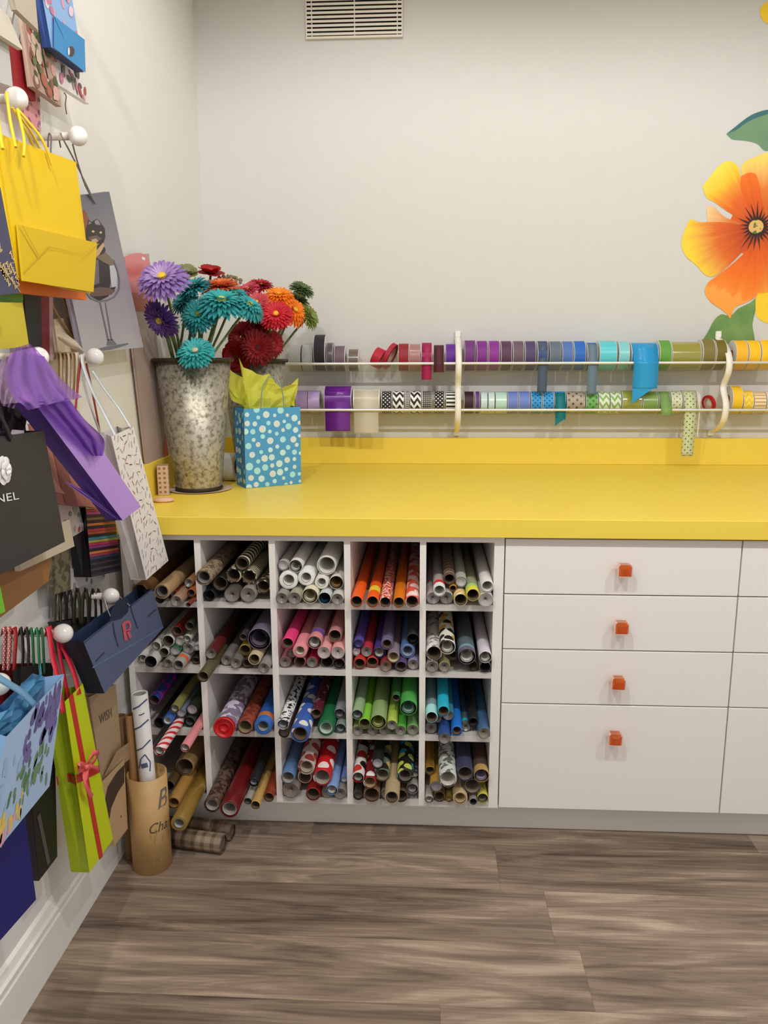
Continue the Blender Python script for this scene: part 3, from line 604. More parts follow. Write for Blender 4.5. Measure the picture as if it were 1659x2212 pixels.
O[3,0] = [('B',560,1290,74,'golden kraft',paper('a87e3e'),'k',mat((150,114,62),.7),.09),('B',580,1570,86,'olive-gold film-wrapped, far-protruding',paper('8c6e2e',gl=.22),'p',mat((176,172,164),.4)),('B',490,1120,52,'dark kraft',paper('6a5230'),'o',dk,.03),('B',640,960,96,'wide pale kraft',paper('96784c'),'o')]
O[3,1] = [('B',885,1385,84,'brown paisley in clear film',paper('6e5244','blot','3c2a22',.018),'k',mat((168,160,152),.4),.09),('B',1085,1430,98,'wide maroon in clear film',paper('6a1418',gl=.25),'k',mat((168,160,156),.35),.10),('B',1325,1092,50,'black silver-ended',paper('201e22'),'W',mat((170,172,180),.25),.02),('B',1370,1350,50,'tan kraft',paper('c09a58'),'o',None,.07),('B',1280,1332,42,'small silver-clear',paper('a09c94'),'W',mat((140,134,126),.3),.05),('B',1490,1300,54,'rust-red',paper('8a3a20'),'o',None,.02)]
O[3,2] = [('D',200,1097,74,'denim blue',paper('5f80ae'),'o',mat((170,160,150),.6),.02),('D',375,1022,90,'red and cream thick-ringed',paper('c9b8ac','rdots','9a3a36',.04,.4),'k',mat((180,166,146),.7),.01),('D',560,1087,96,'bright red with white flowers',paper('c8141c','rdots','efe6de',.055,.3),'o',mat((176,162,150),.7),.03),('D',690,1265,60,'light blue',paper('7c9cd2'),'W',None,.04),('D',335,1177,78,'cream-rimmed kraft',paper('bcA68c'.lower()),'k'),('D',423,1292,76,'plain red',paper('9a1414'),'o',None,.02),('D',212,1277,90,'grey-brown wrapped',paper('8c7f76'),'w',mat((126,114,104),.4),.01),('D',573,1292,64,'grey clear-wrapped',paper('8f857a'),'w',mat((132,120,106),.4)),('D',737,1312,66,'grey wrapped',paper('847c74'),'w'),('D',776,1230,36,'small blue',paper('6a88c0'),'d')]
O[3,3] = [('D',905,1097,62,'white black-and-red print',paper('dcd6d0','flower','1a1818',.045,.4,.42,'c02a24'),'W',mat((190,184,176),.5),.03),('D',1040,1142,70,'red and white figure-print',paper('8c1820','rdots','eeeae4',.04,.33),'o',mat((176,150,116),.7),.03),('D',1120,942,60,'black with grey disc end',paper('1a1a1a'),'d',mat((160,156,160),.35),.02),('D',1190,1152,74,'green and tan patchwork',paper('5c6a58','flower','c8a858',.035,.45,.42,'1c1c1c'),'o',mat((140,130,112),.7),.02),('D',1360,1112,88,'black with coloured ovals',paper('151414','flower','2a90b8',.034,.38,.42,'b8c850'),'k',mat((110,100,88),.7),.02),('D',905,1217,64,'clear grey',paper('7a7670'),'W',mat((128,122,112),.4)),('D',1055,1272,88,'wide brown kraft',paper('8c7252'),'o',None,.02),('D',1230,1257,68,'grey clear-wrapped',paper('807c76'),'d',mat((128,122,116),.35),.01),('D',1215,1382,80,'pale kraft overhanging',paper('b09a76'),'k',None,.08),('D',1370,1332,74,'dark brown',paper('584636'),'o',None,.01),('D',1465,1222,62,'silver-clear',paper('97938f'),'W',mat((190,188,184),.25),.01),('D',905,1325,52,'dark grey',paper('4a463e'),'d',mat((72,68,56),.5)),('D',1490,1095,34,'small charcoal dotted',paper('3a3a3c','dots','8a8a8c',.015,.25),'d')]
O[3,4] = [('F',1083,1087,94,'white and grey floral thick-rimmed',paper('d2d4cc','blot','6a7068',.022,.52),'o',mat((210,206,192),.6),.04),('F',1255,1037,88,'navy dark-mouthed',paper('3a3c58'),'o',mat((110,100,92),.7),.02),('F',1438,1072,80,'bronze with lilac inside',paper('54403a','tip','b09058',.03),'W',mat((168,160,176),.45),.02),('F',948,1155,68,'gold with lilac-grey disc',paper('b08a3c'),'d',mat((140,134,138),.4),.02),('F',885,1022,52,'crinkled gold foil',mat((196,150,60),.25,metal=.7,bump=.6,bs=90),'o'),('F',985,1322,62,'brown leopard-print',paper('7a5a34','rdots','2a1c12',.013,.35),'o',None,.01),('F',1095,1332,38,'thin olive-gold',paper('8f7a2c'),'d',mat((120,104,50),.5),.01),('F',1225,1322,78,'pale kraft thick-ringed',paper('c2ac80'),'k',mat((180,156,114),.7),.02),('F',1310,1182,90,'charcoal',paper('4a4440'),'o',mat((140,124,108),.7),.01),('F',1355,1390,40,'small grey',paper('86807a'),'o',dk,.02),('F',1455,1352,58,'yellow',paper('c4b84e'),'W',mat((150,148,136),.4),.01),('F',870,1372,44,'small clear',paper('b0aaa2'),'W'),('F',1060,1205,52,'pale brown',paper('8c7a5c'),'d',mat((104,88,60),.6))]
ORD = ['first','second','third','fourth','fifth','sixth','seventh']
def place_cell(rc):
    r, c = rc; x0, x1 = CELLX[c]; z0 = ZT[r+1]; z1 = ZS[r]; it = []
    for e in O[rc]:
        e = list(e)+[None]*(9-len(e)); ox, oy, s = REG[e[0]]
        px, py, pr = ox+e[1]/s, oy+e[2]/s, e[3]/s
        out = e[8] if e[8] is not None else -.012-random.random()*.012
        for _ in range(40):
            P = at_y(px, py, FY-out); dep = (P-CAM).dot(_f); rad = pr*dep/F_PX*.97
            if P.z-rad < z0-.002 and out < .32: out += .006
            else: break
        it.append([P.x, P.z, rad, FY-out, e])
    e_ = .0012
    for k in range(260):
        for i in range(len(it)):
            for j in range(i):
                a, b_ = it[i], it[j]; dx, dz = a[0]-b_[0], a[1]-b_[1]; d = math.hypot(dx, dz) or 1e-6; g = a[2]+b_[2]+e_-d
                if g > 0:
                    wa = b_[2]/(a[2]+b_[2]); q = g*.5
                    a[0] += dx/d*q*2*wa; a[1] += dz/d*q*2*wa; b_[0] -= dx/d*q*2*(1-wa); b_[1] -= dz/d*q*2*(1-wa)
        for a in it:
            a[0] = min(max(a[0], x0+a[2]+e_), x1-a[2]-e_); a[1] = min(max(a[1], z0+a[2]+e_), z1-a[2]-e_)
            if k < 120: a[1] -= .00015
        if k in (60, 120, 180, 220):      # squeeze what still clashes
            for i in range(len(it)):
                for j in range(i):
                    a, b_ = it[i], it[j]; g = a[2]+b_[2]-math.hypot(a[0]-b_[0], a[1]-b_[1])
                    if g > .0008: a[2] -= g*.3; b_[2] -= g*.3
    for i in range(len(it)):
        for j in range(i):
            a, b_ = it[i], it[j]; g = a[2]+b_[2]+.0004-math.hypot(a[0]-b_[0], a[1]-b_[1])
            if g > 0: a[2] -= g*.51; b_[2] -= g*.51
    looks = {}
    for a in sorted(it, key=lambda q: q[0]): looks.setdefault(a[4][4], []).append(a)
    for look, L_ in looks.items():
        for k, a in enumerate(L_):
            e = a[4]; lab = look+' roll in the '+CN[rc]
            if len(L_) > 1: lab = f'{ORD[k]} from left of the {look} rolls, {CN[rc]}'
            roll('wrapping_paper_roll', lab, V((a[0], a[3], a[1])), a[2], min(.74, YC-.01-a[3]), e[5], e[6], 'wrapping paper rolls in the pigeonholes', e[7])
for rc in sorted(O): place_cell(rc)
# ================================================================ things standing on the worktop
def dirn(a, b, c): # mix of towards-camera, up and right
    return (a*(-_f)+b*V((0,0,1))+c*_R).normalized()
def petal_ring(b, C0, n, R, r0, cnt, wid, rise, curl, ph, m, tipw=.5):
    a = n.cross(V((0,0,1)) if abs(n.z) < .9 else V((1,0,0))).normalized(); c = n.cross(a)
    for k in range(cnt):
        q = 2*math.pi*(k+ph+random.uniform(-.18,.18))/cnt; d = a*math.cos(q)+c*math.sin(q); t = n.cross(d)
        RR = R*random.uniform(.9,1.04); w = wid*random.uniform(.85,1.1); lf = rise+random.uniform(-.06,.06); vs = []
        for i, (s, ww) in enumerate(((0,.35),(.3,.8),(.62,1),(.87,.8),(1,.16))):
            rad = r0+(RR-r0)*s; h = R*(lf*s-curl*s*s)
            base = C0+d*rad+n*h
            vs += [base-t*w*ww/2+n*R*.02, base-n*R*.012, base+t*w*ww/2+n*R*.02]
        fs = []
        for i in range(4):
            for j in range(2): o = 3*i+j; fs.append((o, o+1, o+4, o+3))
        b.add(vs, fs, m, smooth=True)
FLW = mat((92,110,62), .6); 
def gerbera(px, py, y, Rpx, n, hexes, label, bucket, kind='gerbera', cen='e8c02c', stem_to=None, curl=.25, rise=.3):
    P = at_y(px, py, y); R = Rpx*(P-CAM).dot(_f)/F_PX; n = dirn(*n)
    t = thing('artificial_flower', label, 'artificial flower', P, 'artificial flowers in the galvanised buckets'); cols = [mat(C(h), .65, sub=.25) for h in hexes]
    b = MB()
    if kind == 'gerbera':
        petal_ring(b, P-n*R*.02, n, R*1.06, R*.12, 28, R*.20, rise*.35, curl, 0, 0); petal_ring(b, P+n*R*.04, n, R*1.0, R*.12, 26, R*.19, rise*.8, curl, .5, 0); petal_ring(b, P+n*R*.08, n, R*.86, R*.1, 24, R*.17, rise+.1, curl*.8, .2, 0)
        petal_ring(b, P+n*R*.12, n, R*.68, R*.1, 20, R*.15, rise+.2, curl*.7, .25, min(1,len(cols)-1)); petal_ring(b, P+n*R*.14, n, R*.38, R*.06, 18, R*.09, rise+.5, .1, 0, len(cols)-1)
    elif kind == 'rose':
        for rr, ri, cnt, w in ((1,.25,5,1.1),(.85,.7,5,1.0),(.6,1.0,4,.8),(.35,1.2,3,.55)): petal_ring(b, P, n, R*rr, R*.05, cnt, R*w, ri, .15, rr*3, 0 if rr > .5 else len(cols)-1)
    elif kind == 'bud':
        for k in range(26):
            q = k*2.4; rr = R*math.sqrt(k/26); a = n.cross(V((0,0,1))).normalized(); c = n.cross(a); c0 = P+a*rr*math.cos(q)+c*rr*math.sin(q)+n*(R*.3-rr*rr/R*.3)
            b.lathe([(0,-.006),(.0045,-.003),(.005,0),(.003,.005),(0,.006)], 7, 'z', c0)
    b.build('petals', cols, t, P)
    if kind == 'gerbera' and cen:
        b = MB(); a = n.cross(V((0,0,1))).normalized(); c = n.cross(a); vs = []; 
        for i, (fr, h) in enumerate(((.20,.10),(.19,.20),(.12,.26))):
            for k in range(14): q = 2*math.pi*k/14; vs.append(P+(a*math.cos(q)+c*math.sin(q))*R*fr+n*R*h)
        vs.append(P+n*R*.27); fs = [(14*i+k, 14*i+(k+1) % 14, 14*i+14+(k+1) % 14, 14*i+14+k) for i in range(2) for k in range(14)]+[(28+k, 28+(k+1) % 14, 42) for k in range(14)]
        b.add(vs, fs, smooth=True); b.build('flower_centre', mat(C(cen), .8, bump=.6, bs=500), t, P)
    cx, cy, rz, rr = bucket; a = random.uniform(0, 6.28) if stem_to is None else stem_to; q = random.uniform(.3,.72)
    E_ = V((cx+rr*q*math.cos(a), cy+rr*q*math.sin(a), rz-.03)); E0 = V((cx+rr*.3*math.cos(a), cy+rr*.3*math.sin(a), rz-.22))
    b = MB(); b.tube(smooth_path([E0, E_, E_*.45+(P-n*R*.3)*.55+V((0,0,.012)), P-n*R*.12, P], 5), .0038, 7); b.build('stem', FLW, t, P)
    b = MB(); b.lathe([(.004,0),(R*.16,0)],8,'z',(0,0,0))
    return t
def galv():
    m = mat((176,172,160), .47, metal=.7).copy(); nt = m.node_tree; N = nt.nodes; L = nt.links; b = N['Principled BSDF']
    tc = N.new('ShaderNodeTexCoord'); n = N.new('ShaderNodeTexNoise'); n.inputs['Scale'].default_value = 75; n.inputs['Detail'].default_value = 4; n.inputs['Roughness'].default_value = .65; L.new(tc.outputs['Object'], n.inputs[0])
    r = N.new('ShaderNodeValToRGB'); e = r.color_ramp.elements; e[0].position = .32; e[0].color = lin((112,104,84)); e[1].position = .55; e[1].color = lin((188,183,166)); L.new(n.outputs[0], r.inputs[0])
    L.new(r.outputs[0], b.inputs['Base Color']); return m
M_galv = galv(); M_rim = mat((62,56,44), .5, metal=.6)
def bucket(cx, cy, rt, rb, h, label):
    t = thing('flower_bucket', label, 'bucket', (cx,cy,CT)); z = .0045
    b = MB(); b.lathe([(0,z),(rb-.006,z),(rb-.003,z+.004),(rb,z+.012),(rb+(rt-rb)*.985,h-.006),(rt-.003,h-.006),(rb-.003,z+.014),(0,z+.014)], 48, 'z'); b.build('body', M_galv, t)
    b = MB(); pts = [(rt+.004+.006*math.cos(a), h-.002+.006*math.sin(a)) for a in [k*math.pi/4 for k in range(9)]]; b.lathe(pts, 48, 'z'); b.build('rim', M_rim, t)
    b = MB(); b.lathe([(rb-.002,z-.001),(rb+.003,z+.003),(rb,z+.010)], 40, 'z'); b.build('foot_ring', M_rim, t)
    return t
bx, by = .1255, .412; bh = at_y(414, 776, by).z-CT; brt = .112
pl = MB(); pl.lathe([(0,.0005),(.082,.0005),(.098,.0035),(.097,.0042),(.080,.0018),(0,.0018)], 40, 'z', (bx,by+.012,CT)); pl = pl.build('saucer', mat((206,176,150), .5), None, V((bx,by+.012,CT))); tag(pl, 'flat pinkish saucer under the front galvanised bucket', 'saucer')
bucket(bx, by, brt, .070, bh, 'tall speckled galvanised bucket of purple and teal flowers at the corner')
b2y = .73; b2x = at_y(616, 776, b2y).x-.108; b2h = at_y(600, 778, b2y).z-CT
bucket(b2x, b2y, .108, .070, b2h, 'galvanised bucket behind the dotted gift bag holding red and orange flowers')
B1 = (bx, by, CT+bh, brt-.02); B2 = (b2x, b2y, CT+b2h, .088)
PU = ['9a78ba','b090cc']; DP = ['5a3a86','6a4a96']; TE = ['2f9a9c','3cb0b0']; CO = ['d9683a','e87a4a']
gerbera(352, 604, .20, 57, (.75,.6,-.05), PU+['c8b0dc'], 'largest lilac gerbera with a yellow centre, facing out over the bucket rim', B1, curl=.3, stem_to=3.9)
gerbera(348, 690, .22, 44, (.6,-.5,-.4), DP, 'dark purple gerbera nodding beneath the big lilac one', B1, curl=.2, stem_to=3.6)
gerbera(366, 706, .28, 22, (.5,-.8,.1), ['7fa0a0','8fb4b2'], 'small faded teal flower drooping under the dark purple one', B1, stem_to=4.2)
gerbera(478, 655, .36, 54, (.45,.85,.15), TE, 'broad teal gerbera, largest of the teal cluster, seen side-on', B1, curl=.35, stem_to=5.6)
gerbera(537, 662, .40, 40, (.35,.75,.55), TE, 'teal gerbera tipping to the right beside the pink flowers', B1, curl=.45, stem_to=5.9)
gerbera(420, 622, .44, 38, (.4,.8,-.3), ['2a8a90','36a2a4'], 'teal gerbera half hidden right behind the lilac bloom', B1, stem_to=2.2)
gerbera(430, 682, .34, 42, (.8,.35,-.1), ['23868a','2fa0a2'], 'teal gerbera with its centre showing under the broad teal one', B1, stem_to=4.6, cen='7a8a3a')
gerbera(423, 762, .285, 42, (.75,.6,0), ['35a8a8','48bcb8'], 'lowest teal gerbera hanging over the front of the bucket rim', B1, cen='cdb890', stem_to=4.7)
gerbera(478, 622, .48, 44, (.3,.95,0), CO, 'coral orange gerbera seen edge-on behind the teal flowers', B1, stem_to=1.2)
gerbera(494, 607, .54, 30, (.3,.9,.1), ['8a7a5e'], 'cluster of small grey-brown buds behind the coral gerbera', B1, kind='bud', stem_to=1.0)
gerbera(404, 590, .50, 24, (.5,.6,.2), ['8a8a52','9a9a60'], 'sage green flower poking up right of the lilac bloom', B1, kind='rose', stem_to=1.8)
gerbera(455, 592, .52, 30, (.3,.85,.1), ['a5101a','c01a28'], 'dark red rose, topmost bloom of the front bucket', B1, kind='rose', stem_to=1.5)
gerbera(536, 626, .66, 26, (.5,.7,-.3), ['cf4a60','d85a70'], 'rose pink gerbera between the coral and crimson ones', B2, stem_to=3.0)
gerbera(562, 618, .72, 30, (.3,.9,.1), ['a81830','b82038'], 'crimson gerbera seen edge-on at the top of the back bucket', B2, stem_to=2.0)
gerbera(556, 655, .60, 28, (.7,.3,-.2), ['d8545c','e0646a'], 'salmon pink flower behind the right-tipping teal gerbera', B2, stem_to=3.6)
gerbera(602, 642, .66, 38, (.5,.8,.1), ['f08010','f8941c'], 'upper orange gerbera of the back bucket', B2, stem_to=5.0, curl=.35)
gerbera(634, 672, .70, 36, (.6,.4,.65), ['ee7a10','f48c18'], 'lower orange gerbera turned right toward the green flowers', B2, stem_to=5.8, curl=.35)
gerbera(597, 681, .57, 37, (.85,.4,0), ['cc1a2c','d82c38'], 'bright red gerbera with a yellow centre in front of orange ones', B2, cen='f0b020', stem_to=4.9)
gerbera(652, 626, .76, 28, (.4,.7,.4), ['4f6438','5e7444'], 'dark green spiky flower, highest at the right of the back bucket', B2, cen=None, stem_to=.3)
gerbera(668, 684, .74, 28, (.4,.3,.8), ['76863c','869648'], 'light green flower drooping right over the ribbon rack end', B2, cen=None, stem_to=.0)
gerbera(557, 752, .585, 40, (.85,-.1,.1), ['8a0a12','a0141c'], 'deep red gerbera hanging low above the yellow tissue', B2, cen='5a1012', stem_to=4.6)
gerbera(512, 770, .60, 36, (.7,-.3,-.3), ['9a0c16','b01620'], 'lowest deep red flower beside the front bucket rim', B2, kind='rose', stem_to=3.9)
gerbera(548, 702, .62, 32, (.5,-.5,.2), ['7a0a14','900f1a'], 'dark red flower in shade under the salmon pink one', B2, kind='rose', stem_to=4.2)
gerbera(398, 652, .42, 34, (.5,.5,-.4), ['1f6a70','2a8084'], 'shaded teal gerbera low between the lilac and teal blooms', B1, stem_to=3.2, cen=None)
gerbera(508, 640, .46, 34, (.3,.8,.2), ['2f9298','3aa8a8'], 'teal gerbera tucked between the coral and right-tipping ones', B1, stem_to=.6)
gerbera(522, 728, .64, 34, (.7,.0,-.2), ['860c14','9c141e'], 'deep red gerbera at the left of the low red cluster', B2, cen=None, stem_to=3.8)
gerbera(586, 742, .62, 30, (.7,-.1,.4), ['940f18','ac1822'], 'deep red gerbera at the right of the low red cluster', B2, cen=None, stem_to=5.2)
gerbera(640, 650, .78, 30, (.35,.8,.3), ['5c7236','6e8444'], 'mid green flower between the two orange blooms and the rack', B2, cen=None, stem_to=.6)
# extra bare stems bunched in each bucket
for k in range(15):
    bk, nm = (B1, 'front') if k < 9 else (B2, 'back'); a = random.uniform(2.8, 6.2); q = random.uniform(.2,.85); cx, cy, rz, rr = bk
    p0 = V((cx+rr*.4*q*math.cos(a), cy+rr*.4*q*math.sin(a), rz-.2)); p1 = V((cx+rr*q*math.cos(a), cy+rr*q*math.sin(a), rz+.01)); p2 = V((cx+rr*1.25*q*math.cos(a), cy+rr*1.2*q*math.sin(a), rz+.075+.02*random.random()))
    b = MB(); b.tube([p0, p1, p2], .0036, 7); t = thing('artificial_flower', f'closed green bud on a bare stem low in the {nm} bucket', 'artificial flower', p1, f'closed buds in the {nm} bucket'); b.build('stem', FLW, t, p1); b = MB(); b.lathe([(0,-.006),(.005,-.002),(.0055,.004),(.003,.011),(0,.014)], 8, 'z', p2); b.build('bud', mat((104,122,70), .6), t, p1)
# --- dotted gift bag
g0 = at_z(531.5, 1055.4, CT); g1 = at_z(650.8, 1045, CT); g0.z = g1.z = CT+.0006
ex = (g1-g0).normalized(); ey = V((-ex.y, ex.x, 0)); gw = (g1-g0).length; gd = .088
gh = (at_y(524, 882, g0.y).z+at_y(640, 880, g1.y).z)/2-CT
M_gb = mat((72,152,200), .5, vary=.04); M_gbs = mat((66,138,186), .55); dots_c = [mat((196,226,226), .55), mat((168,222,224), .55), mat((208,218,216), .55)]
gb = thing('gift_bag', 'small blue gift bag with pale dots standing open on the worktop', 'gift bag', g0)
fl_ = .006
def gq(u, v, o=0): # u across, v up on the front face
    return g0+ex*(u*gw)-ey*(o+fl_*v)+V((0,0,v*gh))
b = MB(); A = [g0, g1, g1+ey*gd, g0+ey*gd]; up = V((0,0,gh)); Tt = [A[0]+up-ey*fl_, A[1]+up-ey*fl_, A[2]+up, A[3]+up]
b.quad(A[0],A[1],Tt[1],Tt[0],0); b.quad(A[2],A[3],Tt[3],Tt[2],0)
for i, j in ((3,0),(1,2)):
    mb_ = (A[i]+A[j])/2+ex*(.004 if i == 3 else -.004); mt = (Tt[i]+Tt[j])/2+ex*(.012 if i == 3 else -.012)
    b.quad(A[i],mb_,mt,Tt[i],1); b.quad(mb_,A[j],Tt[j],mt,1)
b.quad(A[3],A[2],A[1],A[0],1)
dl = [(945,650,20),(1025,605,28),(1110,645,30),(1185,650,16),(1235,605,30),(1297,645,16),(1363,668,30),(1042,672,18),(950,725,24),(1015,727,22),(1133,717,20),(1207,722,30),(1272,700,16),(1312,742,28),(1410,708,18),(938,795,26),(1000,795,24),(1083,770,32),(1148,790,17),(1210,808,18),(1265,775,18),(1378,772,26),(1088,835,21),(1155,870,30),(1010,865,18),(1267,857,28),(1362,855,29),(1418,822,16),(967,920,28),(1050,905,22),(1220,920,19),(1318,925,22),(1395,902,19),(1160,950,22),(1080,970,18),(1002,995,27),(1272,972,27),(1378,967,24),(1112,1025,31),(1175,1015,28),(1057,1052,19),(1315,1037,27),(1380,1028,18),(982,1098,34),(1182,1087,20),(1245,1070,31),(1120,1105,29),(1385,1097,19),(1310,1118,18),(1052,1135,30),(1190,1160,30),(1255,1145,30),(1370,1165,27),(1000,1197,26),(1092,1203,29),(1432,1160,17),(1290,1198,16),(1210,1225,20),(1145,1253,20),(1047,1255,24),(985,1280,28),(1315,1255,18),(1360,1238,15),(1437,975,16),(1440,1225,14)]
for k, (zx, zy, zr) in enumerate(dl):
    fv = (1290-(zx-950)*.085-zy)/(1290-598-(zx-915)*.02); xl = 915+(960-915)*(1-fv); xr = 1410+(1455-1410)*(1-fv); fu = (zx-xl)/(xr-xl)
    r = zr/520*gw; cx = min(max(fu*gw, r*.3), gw-r*.3); cz = fv*gh
    pts = []
    for i in range(14):
        q = 2*math.pi*i/14; uu = min(max((cx+r*math.cos(q))/gw, .002), .998); vv = min(max((cz+r*math.sin(q))/gh, .002), .998); pts.append(gq(uu, vv, .0005))
    b.poly(pts, 2+k % 3)
for k, (uu, vv, r) in enumerate([(.12,.93,.008),(.3,.9,.009),(.2,.8,.007),(.36,.84,.010),(.13,.7,.010),(.33,.7,.011),(.2,.58,.008),(.36,.56,.008),(.12,.46,.010),(.3,.45,.010),(.2,.33,.007),(.37,.33,.009),(.13,.2,.010),(.3,.18,.011),(.2,.06,.007),(.38,.08,.008),
        (.62,.9,.010),(.85,.93,.008),(.75,.78,.010),(.9,.7,.008),(.62,.62,.011),(.82,.55,.009),(.68,.42,.008),(.88,.38,.011),(.64,.26,.010),(.82,.2,.008),(.7,.08,.009),(.9,.08,.008)]):
    i_, j_ = 3, 0
    mb_ = (A[3]+A[0])/2+ex*.004; mt = (Tt[3]+Tt[0])/2+ex*.012; l0, l1, t0_, t1_ = (A[3], mb_, Tt[3], mt) if uu < .5 else (mb_, A[0], mt, Tt[0]); u2 = uu*2 if uu < .5 else uu*2-1
    hx = (l1-l0).normalized(); c0 = (l0*(1-u2)+l1*u2)*(1-vv)+(t0_*(1-u2)+t1_*u2)*vv; nn = hx.cross(V((0,0,1)))*.0006; r = min(r, u2*.05+.003, (1-u2)*.05+.003)
    b.poly([c0+nn+hx*r*math.cos(q*math.pi/6)+V((0,0,1))*r*math.sin(q*math.pi/6) for q in range(12)], 2+k % 3)
b.build('paper_body', [M_gb, M_gbs]+dots_c, gb, g0)
M_cord = mat((126,150,150), .5)
for o in (.001, gd-.012):
    pts = smooth_path([gq(.31,.93,-o-.002), gq(.31,1.0,-o-.003), gq(.33,1.22,-o), gq(.42,1.36,-o), gq(.5,1.385,-o), gq(.58,1.36,-o), gq(.68,1.22,-o), gq(.71,1.0,-o-.003), gq(.71,.93,-o-.002)], 5)
    b = MB(); b.tube(pts, .0017, 7); b.build('cord_handle', M_cord, gb, g0)
M_tis = mat((232,232,92), .6, sub=.45)
def tissue(label, pts, off, seed, thick=.012, m=None):
    # crumpled sheet: fan of folds standing in the bag
    rs = random.Random(seed); b = MB(); n = len(pts); base = [gq(p[0]*.0+.5+(min(max(p[0],-.05),1.05)-.5)*.6, .86, -off) for p in pts]; vs = []; fs = []; R_ = 6
    for i, p in enumerate(pts):
        rim = gq(min(max(p[0],.12),.88), 1.015, -off)
        for k in range(R_+1):
            f = k/R_; q = base[i].lerp(rim, f*3) if f < .334 else rim.lerp(gq(p[0], p[1], -off), (f-.3333)/.6667); q += -ey*(rs.uniform(-1,1)*thick*(.4+.6*f) if 0 < k else 0)+ex*rs.uniform(-.003,.003); vs.append(q)
    for i in range(n-1):
        for k in range(R_): o = i*(R_+1)+k; fs.append((o, o+R_+1, o+R_+2, o+1))
    b.add(vs, fs); o = b.build('tissue_paper', m or M_tis, None, g0); tag(o, label, 'tissue paper', 'yellow tissue sheets in the dotted gift bag')
tissue('yellow tissue sheet peaking at the front of the dotted gift bag', [(.06,1.28),(.02,1.62),(.1,1.50),(.2,1.46),(.3,1.42),(.42,1.40),(.52,1.42),(.62,1.30),(.74,1.24),(.88,1.28),(1.06,1.36),(1.0,1.2),(.96,1.1),(.97,1.0)], .028, 3)
tissue('yellow tissue sheet at the back left of the dotted gift bag', [(-.10,1.1),(-.16,1.36),(-.21,1.30),(-.20,1.56),(-.12,1.5),(-.04,1.44),(.1,1.38),(.3,1.34),(.5,1.3),(.7,1.2),(.84,1.1)], .062, 9, .007)
# --- odds and ends in the corner
p = at_z(356, 1072, CT); b = MB(); b.bevbox(-.016, .016, -.022, .022, 0, .088, .001)
o = b.build('small_box', mat((196,170,142), .5, pat='check', c2=(150,96,72), s=.014, k=.5), None, V((0,0,0))); o.location = (.043, .33, CT+.0006); o.rotation_euler = (0,0,.25); tag(o, 'small printed pale box tucked left of the front bucket', 'box')
b = MB(); b.lathe([(0,0),(.020,0),(.026,.004),(.024,.009),(.012,.012),(0,.012)], 20, 'z'); o = b.build('pink_eraser', mat((222,178,158), .5), None, V((0,0,0))); p = at_z(352, 1084, CT); o.location = (p.x, p.y, CT+.0004); o.scale = (1.25,.8,1); tag(o, 'pale pink rounded lump near the worktop front edge', 'eraser')
p = at_z(352, 1062, CT); rs = random.Random(5); b = MB(); vs = []
for i in range(7):
    for j in range(5): vs.append(V((p.x-.035+.012*i, p.y-.02+.010*j, CT+.003+.02*rs.random()*(1-abs(i-3)/4))))
b.add(vs, [(i*5+j, i*5+5+j, i*5+6+j, i*5+j+1) for i in range(6) for j in range(4)]); o = b.build('cellophane_scrap', clear_mat((240,240,235), .6, .05), None, p); tag(o, 'crumpled clear cellophane scrap left of the front bucket', 'cellophane')
t = thing('tape_roll', 'white roll of tape standing between the front bucket and dotted bag', 'tape roll', (.178, .60, CT+.047))
b = MB(); b.lathe([(.026,-.02),(.046,-.02),(.046,.02),(.026,.02),(.026,-.02)], 32, 'x', smooth=False); b.build('tape', mat((222,216,206), .4), t)
b = MB(); b.lathe([(.022,-.019),(.0255,-.019),(.0255,.019),(.022,.019),(.022,-.019)], 32, 'x', smooth=False); b.build('cardboard_core', M_core, t)
p = at_z(480, 1042, CT); b = MB(); b.bevbox(-.006, .006, -.03, .03, 0, .036, .001); o = b.build('red_booklet', mat((190,40,50), .5), None, V((0,0,0))); o.location = (.2050, .522+.045, CT+.0006); o.rotation_euler = (0,0,.2); o.location = (at_z(478,1040,CT).x, at_z(478,1040,CT).y, CT+.0006); tag(o, 'slim red booklet standing right of the front bucket base', 'booklet')
